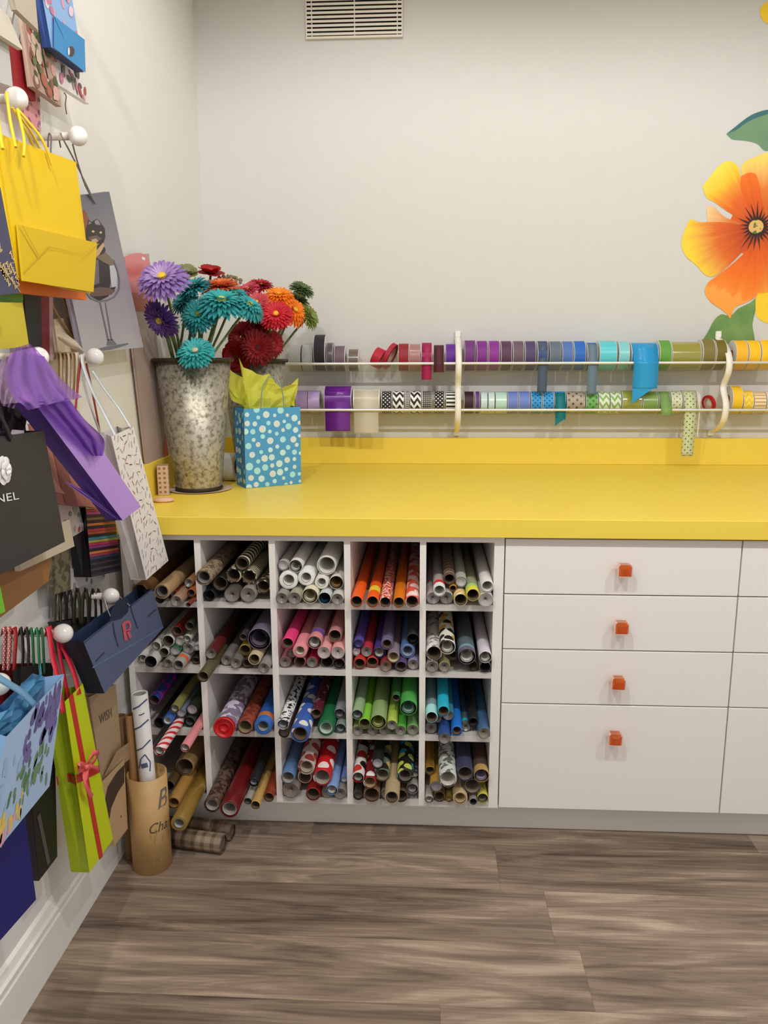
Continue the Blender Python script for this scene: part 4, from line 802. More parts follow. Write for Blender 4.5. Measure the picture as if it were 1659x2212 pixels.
# ================================================================ painted flower on the back wall
mc = at_y(1640, 490, D)
def paint(stops, streak=30, amt=.5, k=.25):
    """watercolour: colour runs outwards from the flower's own centre, with brush streaks"""
    m = bpy.data.materials.new('wall_paint'); m.use_nodes = True; nt = m.node_tree; N = nt.nodes; L = nt.links; b = N['Principled BSDF']; b.inputs['Roughness'].default_value = .75
    tc = N.new('ShaderNodeTexCoord'); sp = N.new('ShaderNodeSeparateXYZ'); L.new(tc.outputs['Object'], sp.inputs[0])
    def mth(op, a, bb=None):
        n = N.new('ShaderNodeMath'); n.operation = op
        for i, v in enumerate((a, bb)):
            if v is None: continue
            if isinstance(v, (int,float)): n.inputs[i].default_value = v
            else: L.new(v, n.inputs[i])
        return n.outputs[0]
    x, z = sp.outputs[0], sp.outputs[2]; r = mth('SQRT', mth('ADD', mth('MULTIPLY', x, x), mth('MULTIPLY', z, z))); a = mth('ARCTAN2', z, x)
    cb = N.new('ShaderNodeCombineXYZ'); L.new(mth('MULTIPLY', a, streak*.35), cb.inputs[0]); L.new(mth('MULTIPLY', r, 6), cb.inputs[1])
    n = N.new('ShaderNodeTexNoise'); n.inputs['Scale'].default_value = 1; n.inputs['Detail'].default_value = 4; L.new(cb.outputs[0], n.inputs[0])
    f = mth('ADD', mth('DIVIDE', r, k), mth('MULTIPLY', mth('SUBTRACT', n.outputs[0], .5), amt))
    rp = N.new('ShaderNodeValToRGB'); L.new(f, rp.inputs[0]); e = rp.color_ramp.elements
    e[0].position, e[0].color = stops[0][0], lin(C(stops[0][1])); e[1].position, e[1].color = stops[-1][0], lin(C(stops[-1][1]))
    for p, h in stops[1:-1]: q = e.new(p); q.color = lin(C(h))
    L.new(rp.outputs[0], b.inputs['Base Color']); return m
P_y = paint([(.0,'7a3010'),(.25,'d2571a'),(.5,'e3681e'),(.68,'ee9a2a'),(.8,'f4c52e'),(1,'f7dc4e')], amt=.34)
P_o = paint([(.0,'a8410f'),(.35,'dc5a12'),(.7,'ef7212'),(.95,'f4892a'),(1,'f6a040')], amt=.4)
P_d = paint([(.0,'6a2410'),(.3,'c24a14'),(.6,'de6a20'),(.78,'e8a040'),(.92,'f2c434'),(1,'f5d23c')], amt=.32)
P_yel = paint([(.0,'e0761a'),(.5,'eaa01e'),(.8,'f2bc1c'),(1,'f6cc2e')], amt=.4)
P_g = mat((138,168,92), .75, pat='soft', c2=(70,120,62), s=.06); P_g2 = mat((128,158,112), .75, pat='soft', c2=(88,132,106), s=.09)
P_g3 = mat((62,110,104), .75, pat='soft', c2=(52,104,116), s=.05)
mu = thing('flower_mural', 'large orange and yellow flower painted on the wall above the ribbon rack', 'wall painting', V((mc.x, D, mc.z)))
def leafp(name, px, m, off, layer=None):
    zs = [(1440+x/2.909, y/2.909) for x, y in px]
    b = MB(); pts = smooth_path([at_y(x, y, D-off) for x, y in zs]+[at_y(*zs[0], D-off)], 4)[:-1]
    b.poly(pts); o = b.build(name, m, mu, V((mc.x, D, mc.z))); return o
leafp('leaf', [(375,842),(430,800),(500,745),(560,712),(640,690),(800,700),(900,800),(800,930),(640,948),(606,940),(570,905),(500,885),(420,878),(395,862)], P_g2, .0010)
leafp('leaf_edge', [(377,840),(430,798),(500,743),(560,710),(640,688),(720,690),(640,716),(570,738),(500,772),(440,815)], P_g3, .0014)
leafp('leaf', [(225,2140),(262,2080),(300,2010),(345,1975),(400,1985),(450,1940),(520,1905),(568,1875),(556,1960),(540,2040),(552,2120),(540,2160),(400,2175)], P_g, .0010)
leafp('petal', [(560,1880),(560,1960),(575,2000),(640,2035),(760,2080),(860,1960),(820,1780),(640,1700)], P_yel, .0013)
leafp('petal', [(585,70),(600,35),(640,8),(740,0),(800,80),(740,170),(640,150),(600,120)], P_yel, .0013)
leafp('petal', [(465,1050),(500,1010),(560,985),(640,955),(760,960),(860,1060),(820,1250),(640,1420),(520,1300)], paint([(.0,'c24a14'),(.5,'e27a28'),(.7,'efae5c'),(.85,'f2cf62'),(1,'f4d860')], amt=.34), .0012)
leafp('petal', [(225,1170),(265,1120),(320,1050),(375,1012),(420,1020),(455,1060),(470,1120),(520,1240),(600,1400),(500,1390),(400,1340),(300,1270),(250,1240)], P_y, .0016)
leafp('petal', [(470,1105),(520,1085),(565,1100),(585,1180),(600,1260),(620,1380),(560,1380),(500,1270),(465,1180)], P_o, .0019)
leafp('petal', [(250,1300),(300,1300),(360,1360),(460,1400),(560,1440),(460,1470),(330,1430),(262,1400)], paint([(.0,'a8410f'),(.4,'dc7a34'),(.75,'ecc68c'),(1,'f0dcae')], amt=.3), .0013)
leafp('petal', [(92,1530),(105,1470),(130,1410),(155,1378),(200,1395),(290,1395),(400,1400),(560,1440),(600,1480),(500,1560),(400,1660),(300,1735),(240,1725),(190,1670),(130,1620),(100,1570)], P_d, .0019)
leafp('petal', [(240,1820),(262,1775),(300,1745),(400,1670),(500,1580),(600,1500),(660,1480),(640,1600),(600,1720),(570,1850),(500,1900),(440,1925),(415,1960),(400,2000),(380,1975),(345,1945),(280,1900),(245,1850)], P_o, .0022)
leafp('petal', [(600,1500),(660,1480),(760,1460),(860,1560),(860,1760),(700,1820),(580,1840),(570,1760)], paint([(.0,'9a3a10'),(.4,'d8601a'),(.8,'ec8226'),(1,'f2a03a')], amt=.4), .0017)
leafp('petal', [(640,1410),(640,1250),(720,1060),(880,1080),(960,1300),(900,1480),(740,1460)], P_y, .0014)
b = MB(); rs2 = random.Random(6); b.poly([V((mc.x+.10*math.cos(k*.2618)*rs2.uniform(.92,1.08), D-.0007, mc.z+.10*math.sin(k*.2618)*rs2.uniform(.92,1.08))) for k in range(24)]); b.build('petal', P_o, mu, V((mc.x, D, mc.z)))
b = MB(); rs = random.Random(4); cpx = V((1640, 490, 0))
def at_w(dx, dz, off): return V((mc.x+dx, D-off, mc.z+dz))
n = 46; pts = []
for k in range(n):
    a = 2*math.pi*k/n; r = (.030 if k % 2 else .050+.045*rs.random()); pts.append(at_w(r*math.cos(a)-.008, r*math.sin(a), .0026))
b.poly(pts); b.build('dark_stamens', mat((52,26,24), .75), mu, V((mc.x, D, mc.z)))
b = MB(); b.poly([at_w(.026*math.cos(a)-.012, .024*math.sin(a), .0030) for a in [k*.42 for k in range(15)]]); b.build('flower_centre', mat((222,178,104), .75, pat='blot', c2=(88,112,58), s=.02, k=.55), mu, V((mc.x, D, mc.z)))
# ================================================================ pegs and bags on the left wall
M_peg = mat((226,216,200), .4); M_ball = mat((246,243,236), .22, coat=.5)
for y, z, lab in ((-.4937,1.7674,'white ball peg above the yellow bags'),(-.2426,1.7689,'white ball peg holding the kitten bag'),(-.4967,1.3198,'white ball peg wrapped in purple tulle'),(-.2405,1.3197,'white ball peg with white and red ribbons below the kitten bag'),
        (-.2485,.7772,'white ball peg holding the denim-blue bag'),(-.4929,.776,'white ball peg holding the lime green bag'),(-.7369,.7732,'white ball peg at the frame edge over the floral blue bag'),(-.2426,2.2165,'white ball peg in the row above, over the blue floral bag'),(-.4937,2.2165,'white ball peg in the row above, over the dark red bag')):
    t = thing('peg', lab, 'peg', (0,y,z), 'ball pegs on the side wall')
    b = MB(); b.lathe([(.0,.0006),(.014,.0006),(.014,.004),(.0078,.006),(.0078,.022),(.0095,.024),(.0095,.027),(.0078,.029),(.0078,.084),(.0,.084)], 16, 'x'); b.build('dowel', M_peg, t)
    b = MB(); b.lathe([(.0195*math.sin(math.pi*k/14), .1005-.0195*math.cos(math.pi*k/14)) for k in range(15)], 24, 'x'); b.build('ball_knob', M_ball, t)
class Bag:
    def __init__(s, name, label, px, x, m, az=0, tilt=0, t=.02, side=None, inside=None, group='paper gift bags on the wall pegs', cat='gift bag', base=None, mats=(), sidepts=None, crease=.35, deco=None, sdeco=None, ymax=None, body='paper_body', open_=True):
        cxp = sum(p[0] for p in px)/4; cyp = sum(p[1] for p in px)/4
        s.P = at_x(cxp, cyp, x); a = math.radians(az); q = math.radians(tilt)
        s.N = V((math.cos(a)*math.cos(q), -math.sin(a)*math.cos(q), math.sin(q)))
        s.t = t; s.q = [on_plane(p[0], p[1], s.P, s.N) for p in px]
        while ymax is not None and az < 70 and max(p.y for p in s.q) > ymax:   # turn the bag until it hangs clear of the cabinet
            az += 2; a = math.radians(az); s.N = V((math.cos(a)*math.cos(q), -math.sin(a)*math.cos(q), math.sin(q))); s.q = [on_plane(p[0], p[1], s.P, s.N) for p in px]
        TL, TR, BR, BL = s.q
        s.root = thing(name, label, cat, s.P, group); s.base = s.P; n = s.N
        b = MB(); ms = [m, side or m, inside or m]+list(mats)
        o = -n*t; b.quad(BL, BR, TR, TL, 0); b.quad(BR+o, BL+o, TL+o, TR+o, 0)
        e = (TR-TL).normalized()
        for A, B_, sg in ((TL, BL, 1), (TR, BR, -1)):
            c1, c2 = A-n*t*.5+e*sg*t*crease, B_-n*t*.5+e*sg*t*crease*.15
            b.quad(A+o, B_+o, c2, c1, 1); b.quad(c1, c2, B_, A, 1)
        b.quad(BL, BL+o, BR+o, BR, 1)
        i = .0007; b.quad(TL+o+n*i, TR+o+n*i, BR+o+n*i, BL+o+n*i, 2); b.quad(TR-n*i, TL-n*i, BL-n*i, BR-n*i, 2)
        s.ms = ms; s.b = b; s.k = 0
        if deco: deco(s)
        s.body = b.build(body, s.ms, s.root, s.P)
    def Q(s, u, v, off=.0006):
        TL, TR, BR, BL = s.q; return TL.lerp(TR, u).lerp(BL.lerp(BR, u), v)+s.N*off
    def S(s, u, v, off=.0006):   # near side panel: u from back to front edge
        TL, BL = s.q[0], s.q[3]; e = (s.q[1]-TL).normalized(); t_, b_ = TL-s.N*s.t*(1-u), BL-s.N*s.t*(1-u); return t_.lerp(b_, v)-e*off
    def mi(s, m):
        if m not in s.ms: s.ms.append(m)
        return s.ms.index(m)
    def p(s, x, y, off=.0006): return on_plane(x, y, s.P, s.N)+s.N*off
    def pp(s, pts, m, off=.0006): s.b.poly([s.p(x, y, off) for x, y in pts], s.mi(m))
    def uvp(s, pts, m, off=.0006): s.b.poly([s.Q(u, v, off) for u, v in pts], s.mi(m))
    def disc(s, u, v, r, m, off=.0008, sq=1, n=10, rot=0):
        c = s.Q(u, v, off); e = (s.q[1]-s.q[0]).normalized(); f = s.N.cross(e)
        s.b.poly([c+(e*math.cos(rot)+f*math.sin(rot))*r*math.cos(2*math.pi*k/n)+(f*math.cos(rot)-e*math.sin(rot))*r*sq*math.sin(2*math.pi*k/n) for k in range(n)], s.mi(m))
    def part(s, name, mb, m): return mb.build(name, m, s.root, s.base)
    def cord(s, pts, r, m, name='cord_handle', n=5):
        b = MB(); b.tube(smooth_path([at_x(*p) for p in pts], n), r, 7); return s.part(name, b, m)
    def strap(s, pts, w, m, name='hanging_strap', side=(0,1,.15), n=5, ws=None):
        b = MB(); pp = smooth_path([at_x(*p) for p in pts], n); b.strip(pp, w, side); return s.part(name, b, m)
def H_(s):
    b = MB(); c = -s.N*s.t*.5; b.tube(smooth_path([s.Q(.3,.03,0)+c, s.Q(.3,0,0)+c+V((0,0,.02)), s.Q(.5,0,0)+c+V((0,0,.06)), s.Q(.7,0,0)+c+V((0,0,.02)), s.Q(.7,.03,0)+c], 4), .0015, 6); s.part('cord_handle', b, mat((90,80,70), .7))
TOPB = []
def Tb(*a, **k):      # bags of the row above, hung from the next pegs up
    s = Bag(*a, **k); yp = -.2426 if s.P.y > -.40 else -.4937; X = min(max(s.P.x, .032), .075)+.0; pk = V((X, yp, 2.2255))
    b = MB(); b.tube(smooth_path([s.Q(.28,.03,-.004), s.Q(.3,0,-.004)+V((0,0,.01)), pk+V((0,-.006,-.012)), pk, pk+V((0,.006,-.012)), s.Q(.7,0,-.004)+V((0,0,.01)), s.Q(.72,.03,-.004)], 5), .0013, 6); s.part('cord_handle', b, mat((120,110,104), .7)); return s
def blob(rs, r, k=7, j=.35): return [r*(1-j/2+j*rs.random()) for _ in range(k)]
PAPER = .55
# ---- top cluster, hanging from pegs above the picture
rs = random.Random(11)
def deco_petals(cols, cnt, r0, r1, vr=(.02,.98), ur=(.03,.97), sq=(.4,1)):
    ml = [mat(C(c), .55) for c in cols]
    def f(s):
        for k in range(cnt):
            r = rs.uniform(r0, r1); w = (s.q[1]-s.q[0]).length; h = (s.q[3]-s.q[0]).length; mu_, mv = min(.45,r/w), min(.45,r/h)
            s.disc(min(max(rs.uniform(*ur), mu_), 1-mu_), min(max(rs.uniform(*vr), mv), 1-mv), r, ml[k % len(ml)], .0005+.00004*k, rs.uniform(*sq), 8, rs.uniform(0,3.1))
    return f
def d_blue(s):
    deco_petals(['d9a0b4','c87c98','e6c8d4'], 26, .006, .014, (0,.62))(s)
    s.pp([(112,34),(179,86),(181,157),(112,103)], mat((62,142,200), .5), .004); s.pp([(112,34),(134,84),(134.6,86),(112,37)], mat((36,96,150), .5), .0045)
    s.pp([(142+8*math.cos(q*.5),107)[0:1]+(107+0,) if False else (149+7*math.cos(q*.5), 111+11*math.sin(q*.5)) for q in range(13)], mat((70,60,58), .4), .005)
    s.pp([(143+2.5*math.cos(q*.5), 111+9*math.sin(q*.5)) for q in range(13)], mat((214,222,228), .4), .0054)
Tb('gift_bag', 'blue floral bag with folded bright blue base and dark sticker, high at the frame top', [(82,-60),(148,-52),(181.5,156),(111,102)], .100, mat((142,180,226), PAPER), t=.018, side=mat((24,58,120), PAPER), deco=d_blue)
o = Tb('gift_bag', 'white bag with pink and grey blossoms hanging below the blue floral bag', [(70,-20),(152,30),(193.5,225.5),(103,168)], .072, mat((232,226,224), .3, coat=.3), t=.012, deco=deco_petals(['d886a4','c8547e','7a7a78','a09690','b4584c','585850','e8c0cc'], 70, .004, .014, sq=(.25,.8)))
o.cord([(138,200,.066),(143,208,.070),(141,226,.070),(144,247,.068)], .0011, mat((96,66,56), .7))
o = Tb('gift_bag', 'olive and rose floral bag left of the pink blossom bag', [(48,10),(104,55),(133,231),(72,187)], .078, mat((178,150,132), PAPER), t=.012, deco=deco_petals(['4a5a36','6a7446','a8604c','d8a8a0','8a5a4a','c8b49c'], 60, .006, .016))
o.cord([(74,-8,.118),(82,50,.116),(92,115,.110),(103,168,.100)], .0012, mat((40,34,32), .6))
(Tb('gift_bag', 'plain dark red bag hanging just right of the upper ball peg', [(14,66),(62,104),(78,219),(27,187)], .058, mat((158,28,38), PAPER), t=.012))
Tb('gift_bag', 'pale pink bag with mauve print behind the dark red one', [(38,150),(86,193),(88,284),(46,256)], .040, mat((226,160,162), PAPER), t=.01, deco=deco_petals(['8a6a90','c0507a','a080a0'], 22, .003, .007))
Tb('gift_bag', 'pale grey bag at the frame edge above the yellow bags', [(-60,20),(17,78),(28,188),(-50,160)], .112, mat((206,206,200), PAPER), t=.012)
Tb('gift_bag', 'cream bag with a pointed corner over the pale grey bag', [(-60,-50),(20,38),(50,108),(-40,50)], .128, mat((214,206,188), PAPER), t=.01)
Tb('gift_bag', 'taupe bag cut by the frame top, beside the black tie cord', [(10,-70),(74,-30),(83,66),(36,21)], .142, mat((190,178,160), PAPER), t=.01)
# ---- yellow stack
M_yb = mat((236,198,0), .5); M_yb2 = mat((214,178,4), .55); M_yc = mat((232,196,40), .7)
yb = Bag('gift_bag', 'front bright yellow paper bag with its base folded up', [(-8,293),(160,353),(196,634),(40,600)], .135, M_yb, az=6, t=.010)
b = MB(); A_, B_, C_, D_ = [yb.p(x, y, o) for x, y, o in ((31.6,485,.006),(203,525,.007),(190,631,.012),(37,607,.012))]
b.quad(D_, C_, B_, A_, 0); b.quad(A_-yb.N*.004, B_-yb.N*.004, C_-yb.N*.004, D_-yb.N*.004, 0)
for a_, c_ in ((A_,B_),(B_,C_),(C_,D_),(D_,A_)): b.quad(a_, a_-yb.N*.004, c_-yb.N*.004, c_, 0)
for pts in ([(32.5,486),(70,553),(69,556),(31.6,488)],[(91,533),(36,590),(36.5,592),(92,535)],[(91,532.6),(163,549),(163,550),(91,534.4)],[(201,527),(164,562),(163,561),(200,526)]):
    b.poly([yb.p(x, y, .0132) for x, y in pts], 1)
b.build('folded_base', [M_yb2, mat((196,152,10), .5)], yb.root, yb.base)
for pts in ([(38,236,.112),(52,300,.138),(51,338,.146)],[(40,238,.110),(90,300,.138),(113,357,.146)],[(14,200,.112),(22,260,.128),(34,318,.146)]):
    yb.cord(pts, .0026, M_yc)
yb.cord([(-4,200,.108),(-2,270,.128),(6,322,.146)], .0026, M_yc)
y2 = Bag('gift_bag', 'second yellow paper bag, mostly hidden right behind the front one', [(-6,287),(164,350),(199,622),(44,590)], .119, M_yb, az=6, t=.008)
for pts in ([(26,232,.106),(60,290,.113),(78,330,.115)],[(34,240,.104),(70,290,.110),(96,342,.113)]): y2.cord(pts, .0024, M_yc)
Bag('gift_bag', 'orange paper bag whose base shows below the yellow bags', [(-10,320),(160,372),(187,648),(-6,628)], .104, mat((236,118,14), .5), az=4, t=.012)
def d_navy(s):
    g = mat((222,196,140), .35, metal=.4)
    for k in range(16):
        u, v = rs.uniform(.25,.97), rs.uniform(.35,.97)
        for j in range(5): s.disc(min(.97,u+.02*j), min(.98,v+.020*j), .0055, g, .0006, .35, 8, 1.0+(j % 2)*.9)
    s.uvp([(.0,.62),(.02,.60),(1,.985),(1,1)], mat((206,176,120), .35, metal=.4), .0008)
H_(Bag('gift_bag', 'navy bag with gold leaf sprigs, overlapping the left of the yellow bag', [(-70,310),(1,405),(44,633),(-30,640)], .160, mat((66,66,98), .45), t=.014, deco=d_navy))
# ---- kitten bag
def d_cat(s):
    s.ms[0] = mat((168,160,176), .35, coat=.2)
    s.ms[0] = mat((184,178,186), .35, pat='vgrad', c2=(84,84,100), s=(s.q[0]-s.q[3]).length, coat=.2)
    dk, br, cr, gl, gr = mat((46,36,38), .5), mat((104,82,72), .5), mat((196,164,128), .5), mat((188,194,198), .3), mat((112,112,122), .4)
    s.pp([(176,462),(182,452),(196,481),(187,500),(178,512)], mat((140,80,56), .5), .0006)
    s.pp([(200,552),(232,560),(240,600),(234,640),(214,650),(196,640),(190,600)], dk, .0006)                       # body in the bowl
    s.pp([(186,488),(197,480),(203,476),(210,473),(213,476),(219,484),(226,494),(227,512),(222,528),(228,540),(222,552),(200,555),(188,545),(182,520)], dk, .0007)  # head
    s.pp([(188,488),(190,474),(200,482)], dk, .0008); s.pp([(190,485),(191.5,478),(197,482)], mat((150,140,152), .5), .0010); s.pp([(196,500),(200,497),(204,500),(200,503)], mat((206,190,120),.3), .0012); s.pp([(213,502),(217,499),(220,503),(216,505)], mat((206,190,120),.3), .0012)
    s.pp([(203,478),(210,474),(217,486),(206,485)], mat((150,140,152), .5), .0009)
    s.pp([(190,512),(208,508),(220,516),(208,522),(192,520)], br, .0009); s.pp([(196,518),(206,515),(212,521),(200,527)], cr, .0010)
    s.pp([(198,552),(208,540),(222,524),(225,530),(214,550),(203,560)], cr, .0010)
    s.pp([(206,556),(228,545),(244,562),(246,572),(238,574),(222,566)], mat((120,104,84), .5), .0010)
    s.pp([(198,560),(212,562),(214,612),(202,616)], mat((104,98,110), .5), .0009)
    s.pp([(191,626),(214,620),(236,622),(248,628),(240,636),(216,640),(196,640)], br, .0010); s.pp([(236,622),(250,619),(246,627)], dk, .0011)
    # glass: bowl outline, stem, foot
    rim = [(246,560),(254,580),(259,604),(258,626),(248,642),(232,650),(212,652),(194,646),(184,632)]
    inn = [(244,562),(251,582),(256,604),(255,624),(246,639),(231,647),(212,649),(196,643),(187,630)]
    for i in range(len(rim)-1): s.pp([rim[i],rim[i+1],inn[i+1],inn[i]], gr, .0013)
    s.pp([(236,570),(243,566),(252,590),(252,622),(242,630),(238,600)], gl, .0007)
    for l_ in ([(214,653),(217,653),(235,735),(232,735)],[(226,653),(228,653),(242,735),(239,735)],[(232,733),(243,733),(252,744),(230,746)],[(208,754),(232,748),(276,741),(277,744),(240,755),(214,758)]): s.pp(l_, gr, .0009)
cat = Bag('gift_bag', 'tall grey gift bag printed with a kitten sitting in a wine glass', [(108,431),(236,414),(310,750),(181,764)], .062, mat((168,160,176), .35), t=.014, deco=d_cat)
M_grc = mat((136,128,124), .7)
cat.cord([(131,318,.052),(128,300,.060),(131,288,.066),(136,300,.075),(160,345,.072),(182,390,.068),(206,440,.0645)], .0017, M_grc)
cat.cord([(157,312,.090),(166,345,.082),(184,400,.070),(204,436,.0645)], .0017, M_grc)
cat.cord([(104,318,.040),(104,300,.044),(107,288,.048),(111,300,.052),(110,330,.050),(118,420,.046)], .0017, M_grc)
# ---- strips and bags between the upper and middle rows
def d_strip(s):
    for u0, u1, h in ((0,.22,'2a2628'),(.22,.36,'16302e'),(.36,.56,'2c2426'),(.56,.86,'7a1a2c'),(.86,1,'b08a8e')): s.uvp([(u0,0),(u1,0),(u1,1),(u0,1)], mat(C(h), .6), .0005)
Bag('gift_bag', 'dark bag with black, green and maroon bands under the orange bag', [(50,628),(114,622),(114,780),(62,772)], .046, mat((40,32,34), .6), t=.012, deco=d_strip)
Bag('gift_bag', 'leaf green bag edge showing under the navy and gold bag', [(-50,560),(50,590),(50,656),(-50,656)], .080, mat((92,150,42), PAPER), t=.010)
Bag('gift_bag', 'mottled yellow-green bag at the frame edge above the purple tulle', [(-50,652),(49,654),(63,749),(-40,757)], .100, mat((222,196,40), .5, pat='soft', c2=(200,190,60), s=.05), t=.012)
t_ = Bag('gift_bag', 'cream bag with tan twisted cords, half hidden by the kitten bag', [(116,690),(160,684),(176,772),(128,776)], .030, mat((222,206,178), .6), t=.008)
for pts in ([(100,600,.035),(110,650,.036),(130,690,.036),(176,752,.035)],[(126,600,.035),(138,650,.036),(158,705,.036),(178,750,.035)],[(146,610,.033),(152,660,.034),(166,710,.034),(180,756,.034)]): t_.cord(pts, .003, mat((160,124,84), .7))
# ---- peg with ribbons: rose, cream and floral bags
M_sat = mat((206,180,146), .35, coat=.2)
rose = Bag('gift_bag', 'dusty rose bag folded behind the purple bag', [(92,915),(158,935),(216,1098),(124,1086)], .086, mat((178,112,100), .45), t=.030, crease=.6, deco=lambda s: (s.pp([(108,950),(128,958),(170,1095),(140,1090)], mat((138,82,78), .5), .0006), s.pp([(112,1030),(140,1068),(116,1062)], mat((206,152,138), .5), .0008)))
rose.strap([(176,772,.088),(172,800,.089),(166,850,.089),(160,930,.090)], .008, mat((178,30,34), .4)); rose.strap([(186,785,.084),(196,830,.086),(206,880,.086),(216,935,.086)], .008, mat((150,26,34), .4))
crm = Bag('gift_bag', 'cream bag whose lower edge shows under the black bag', [(36,1165),(150,1122),(161,1180),(44,1234)], .118, mat((206,190,166), .5), t=.010)
for k, (x0, c) in enumerate(((122,'b08a5c'),(130,'cdb48c'),(139,'a8845a'),(147,'d6c4a4'),(156,'b89468'),(164,'dccdb2'))):
    crm.strap([(x0-2,775,.030+.008*k),(x0,763,.036+.008*k),(x0+3,775,.042+.008*k),(x0+4,820,.044+.008*k),(x0+2,862,.044+.008*k)], .011, mat(C(c), .4))
b = MB(); vs = []
for i, (x, y, w) in enumerate(((181,760,5),(168,748,11),(150,738,15),(134,728,14),(123,724,8))):
    for j in range(5): vs.append(at_x(x+(j-2)*w*.16, y+(j-2)*w*.5, .074+.006*math.cos((j-2)*1.1)))
b.add(vs, [(i*5+j, i*5+5+j, i*5+6+j, i*5+j+1) for i in range(4) for j in range(4)], smooth=True); crm.part('bow_loop', b, mat((222,208,186), .4, sub=.2))
Bag('gift_bag', 'white bag with red and green flowers below the dusty rose bag', [(108,1078),(170,1092),(183,1144),(140,1170)], .056, mat((226,220,210), PAPER), t=.010, deco=deco_petals(['c8503c','8a9c86','b4b8a8'], 14, .006, .013))
def d_sprk(s):
    cl = [mat(C(h), .5) for h in ('8a8a8c','a8a6a4','b05a58','3a3a4c','c4c0bc','9a8a86','6a6a72')]
    e = (s.q[1]-s.q[0]).normalized(); f = s.N.cross(e)
    for k in range(112):
        u, v = (k % 7+rs.uniform(.2,.8))/7*.92+.04, (k//7+rs.uniform(.15,.85))/16; a = rs.uniform(0, 3.14); d = e*math.cos(a)+f*math.sin(a); w = s.N.cross(d); c = s.Q(u, v, .0006); l_ = .0075
        if u < .12 or u > .88: d = (e*.3+f).normalized(); w = s.N.cross(d); l_ = .005
        s.b.poly([c-d*l_-w*.0011, c+d*l_-w*.0011, c+d*l_+w*.0011, c-d*l_+w*.0011], s.mi(cl[k % 7]))
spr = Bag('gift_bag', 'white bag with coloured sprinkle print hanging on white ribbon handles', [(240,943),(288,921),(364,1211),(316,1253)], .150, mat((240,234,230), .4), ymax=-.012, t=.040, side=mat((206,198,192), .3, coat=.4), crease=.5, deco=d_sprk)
M_wr = mat((222,228,234), .35, coat=.2)
spr.strap([(178,768,.090),(180,790,.094),(200,845,.110),(224,890,.122),(252,945,.142)], .014, M_wr); spr.strap([(200,800,.094),(224,838,.108),(256,880,.128),(284,925,.150)], .011, M_wr)
spr.strap([(176,772,.080),(182,830,.080),(200,890,.090),(220,945,.095)], .008, mat((198,196,200), .4))
# ---- purple bag and tulle
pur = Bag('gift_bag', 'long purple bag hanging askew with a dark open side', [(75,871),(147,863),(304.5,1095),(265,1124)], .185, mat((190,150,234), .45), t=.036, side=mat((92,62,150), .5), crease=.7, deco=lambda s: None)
b = MB(); A_, B_, C_ = at_x(139,1038,.153), at_x(262,1124,.181), at_x(205,1072,.155); b.poly([A_, B_, C_]); b.poly([A_+V((.0,-.001,-.003)), C_, B_+V((0,0,-.004))]); pur.part('side_flap', b, mat((150,112,200), .45))
M_tul = clear_mat((188,146,216), .72, .9); M_tul2 = clear_mat((160,116,200), .62, .9)
tl = thing('tulle_ribbon', 'gathered purple tulle ribbon tied over the peg above the purple bag', 'ribbon', at_x(80,800,.13))
def ruffle(L, R_, x0, amp, k, m, name, n=18, x1=None):
    b = MB(); vs = []; Ls = smooth_path([V((p[0],p[1],0)) for p in L], 5); Rs = smooth_path([V((p[0],p[1],0)) for p in R_], 5); c = min(len(Ls), len(Rs))
    for i in range(c):
        for j in range(n+1):
            f = j/n; q = Ls[i].lerp(Rs[i], f); X = x0+((x1 or x0)-x0)*i/(c-1)+amp*math.sin(f*k*math.pi+i*.35)*(.5+.5*i/c)+rs.uniform(-.001,.001); vs.append(at_x(q.x, q.y, X))
    b.add(vs, [(i*(n+1)+j, (i+1)*(n+1)+j, (i+1)*(n+1)+j+1, i*(n+1)+j+1) for i in range(c-1) for j in range(n)], smooth=True); return b.build(name, m, tl, tl.location.copy())
ruffle([(30,752),(22,800),(30,850),(60,886)], [(66,742),(104,782),(140,826),(178,858)], .135, .006, 6, M_tul, 'tulle_layer', x1=.200)
ruffle([(22,762),(10,810),(30,860),(70,884)], [(74,750),(98,800),(120,838),(140,864)], .150, .006, 5, M_tul, 'tulle_layer', x1=.208)
ruffle([(40,760),(44,810),(66,850),(78,876)], [(96,770),(118,815),(140,845),(150,866)], .142, .005, 5, M_tul2, 'tulle_layer', x1=.204)
ruffle([(-6,780),(-12,810),(-10,845),(-4,874)], [(58,752),(60,800),(50,850),(34,884)], .120, .009, 8, clear_mat((196,172,200), .6, .6), 'tulle_layer', x1=.14)
ruffle([(84,868),(120,900),(165,950),(200,985)], [(148,860),(182,905),(224,948),(222,985)], .200, .005, 5, M_tul2, 'tulle_tail', x1=.196)
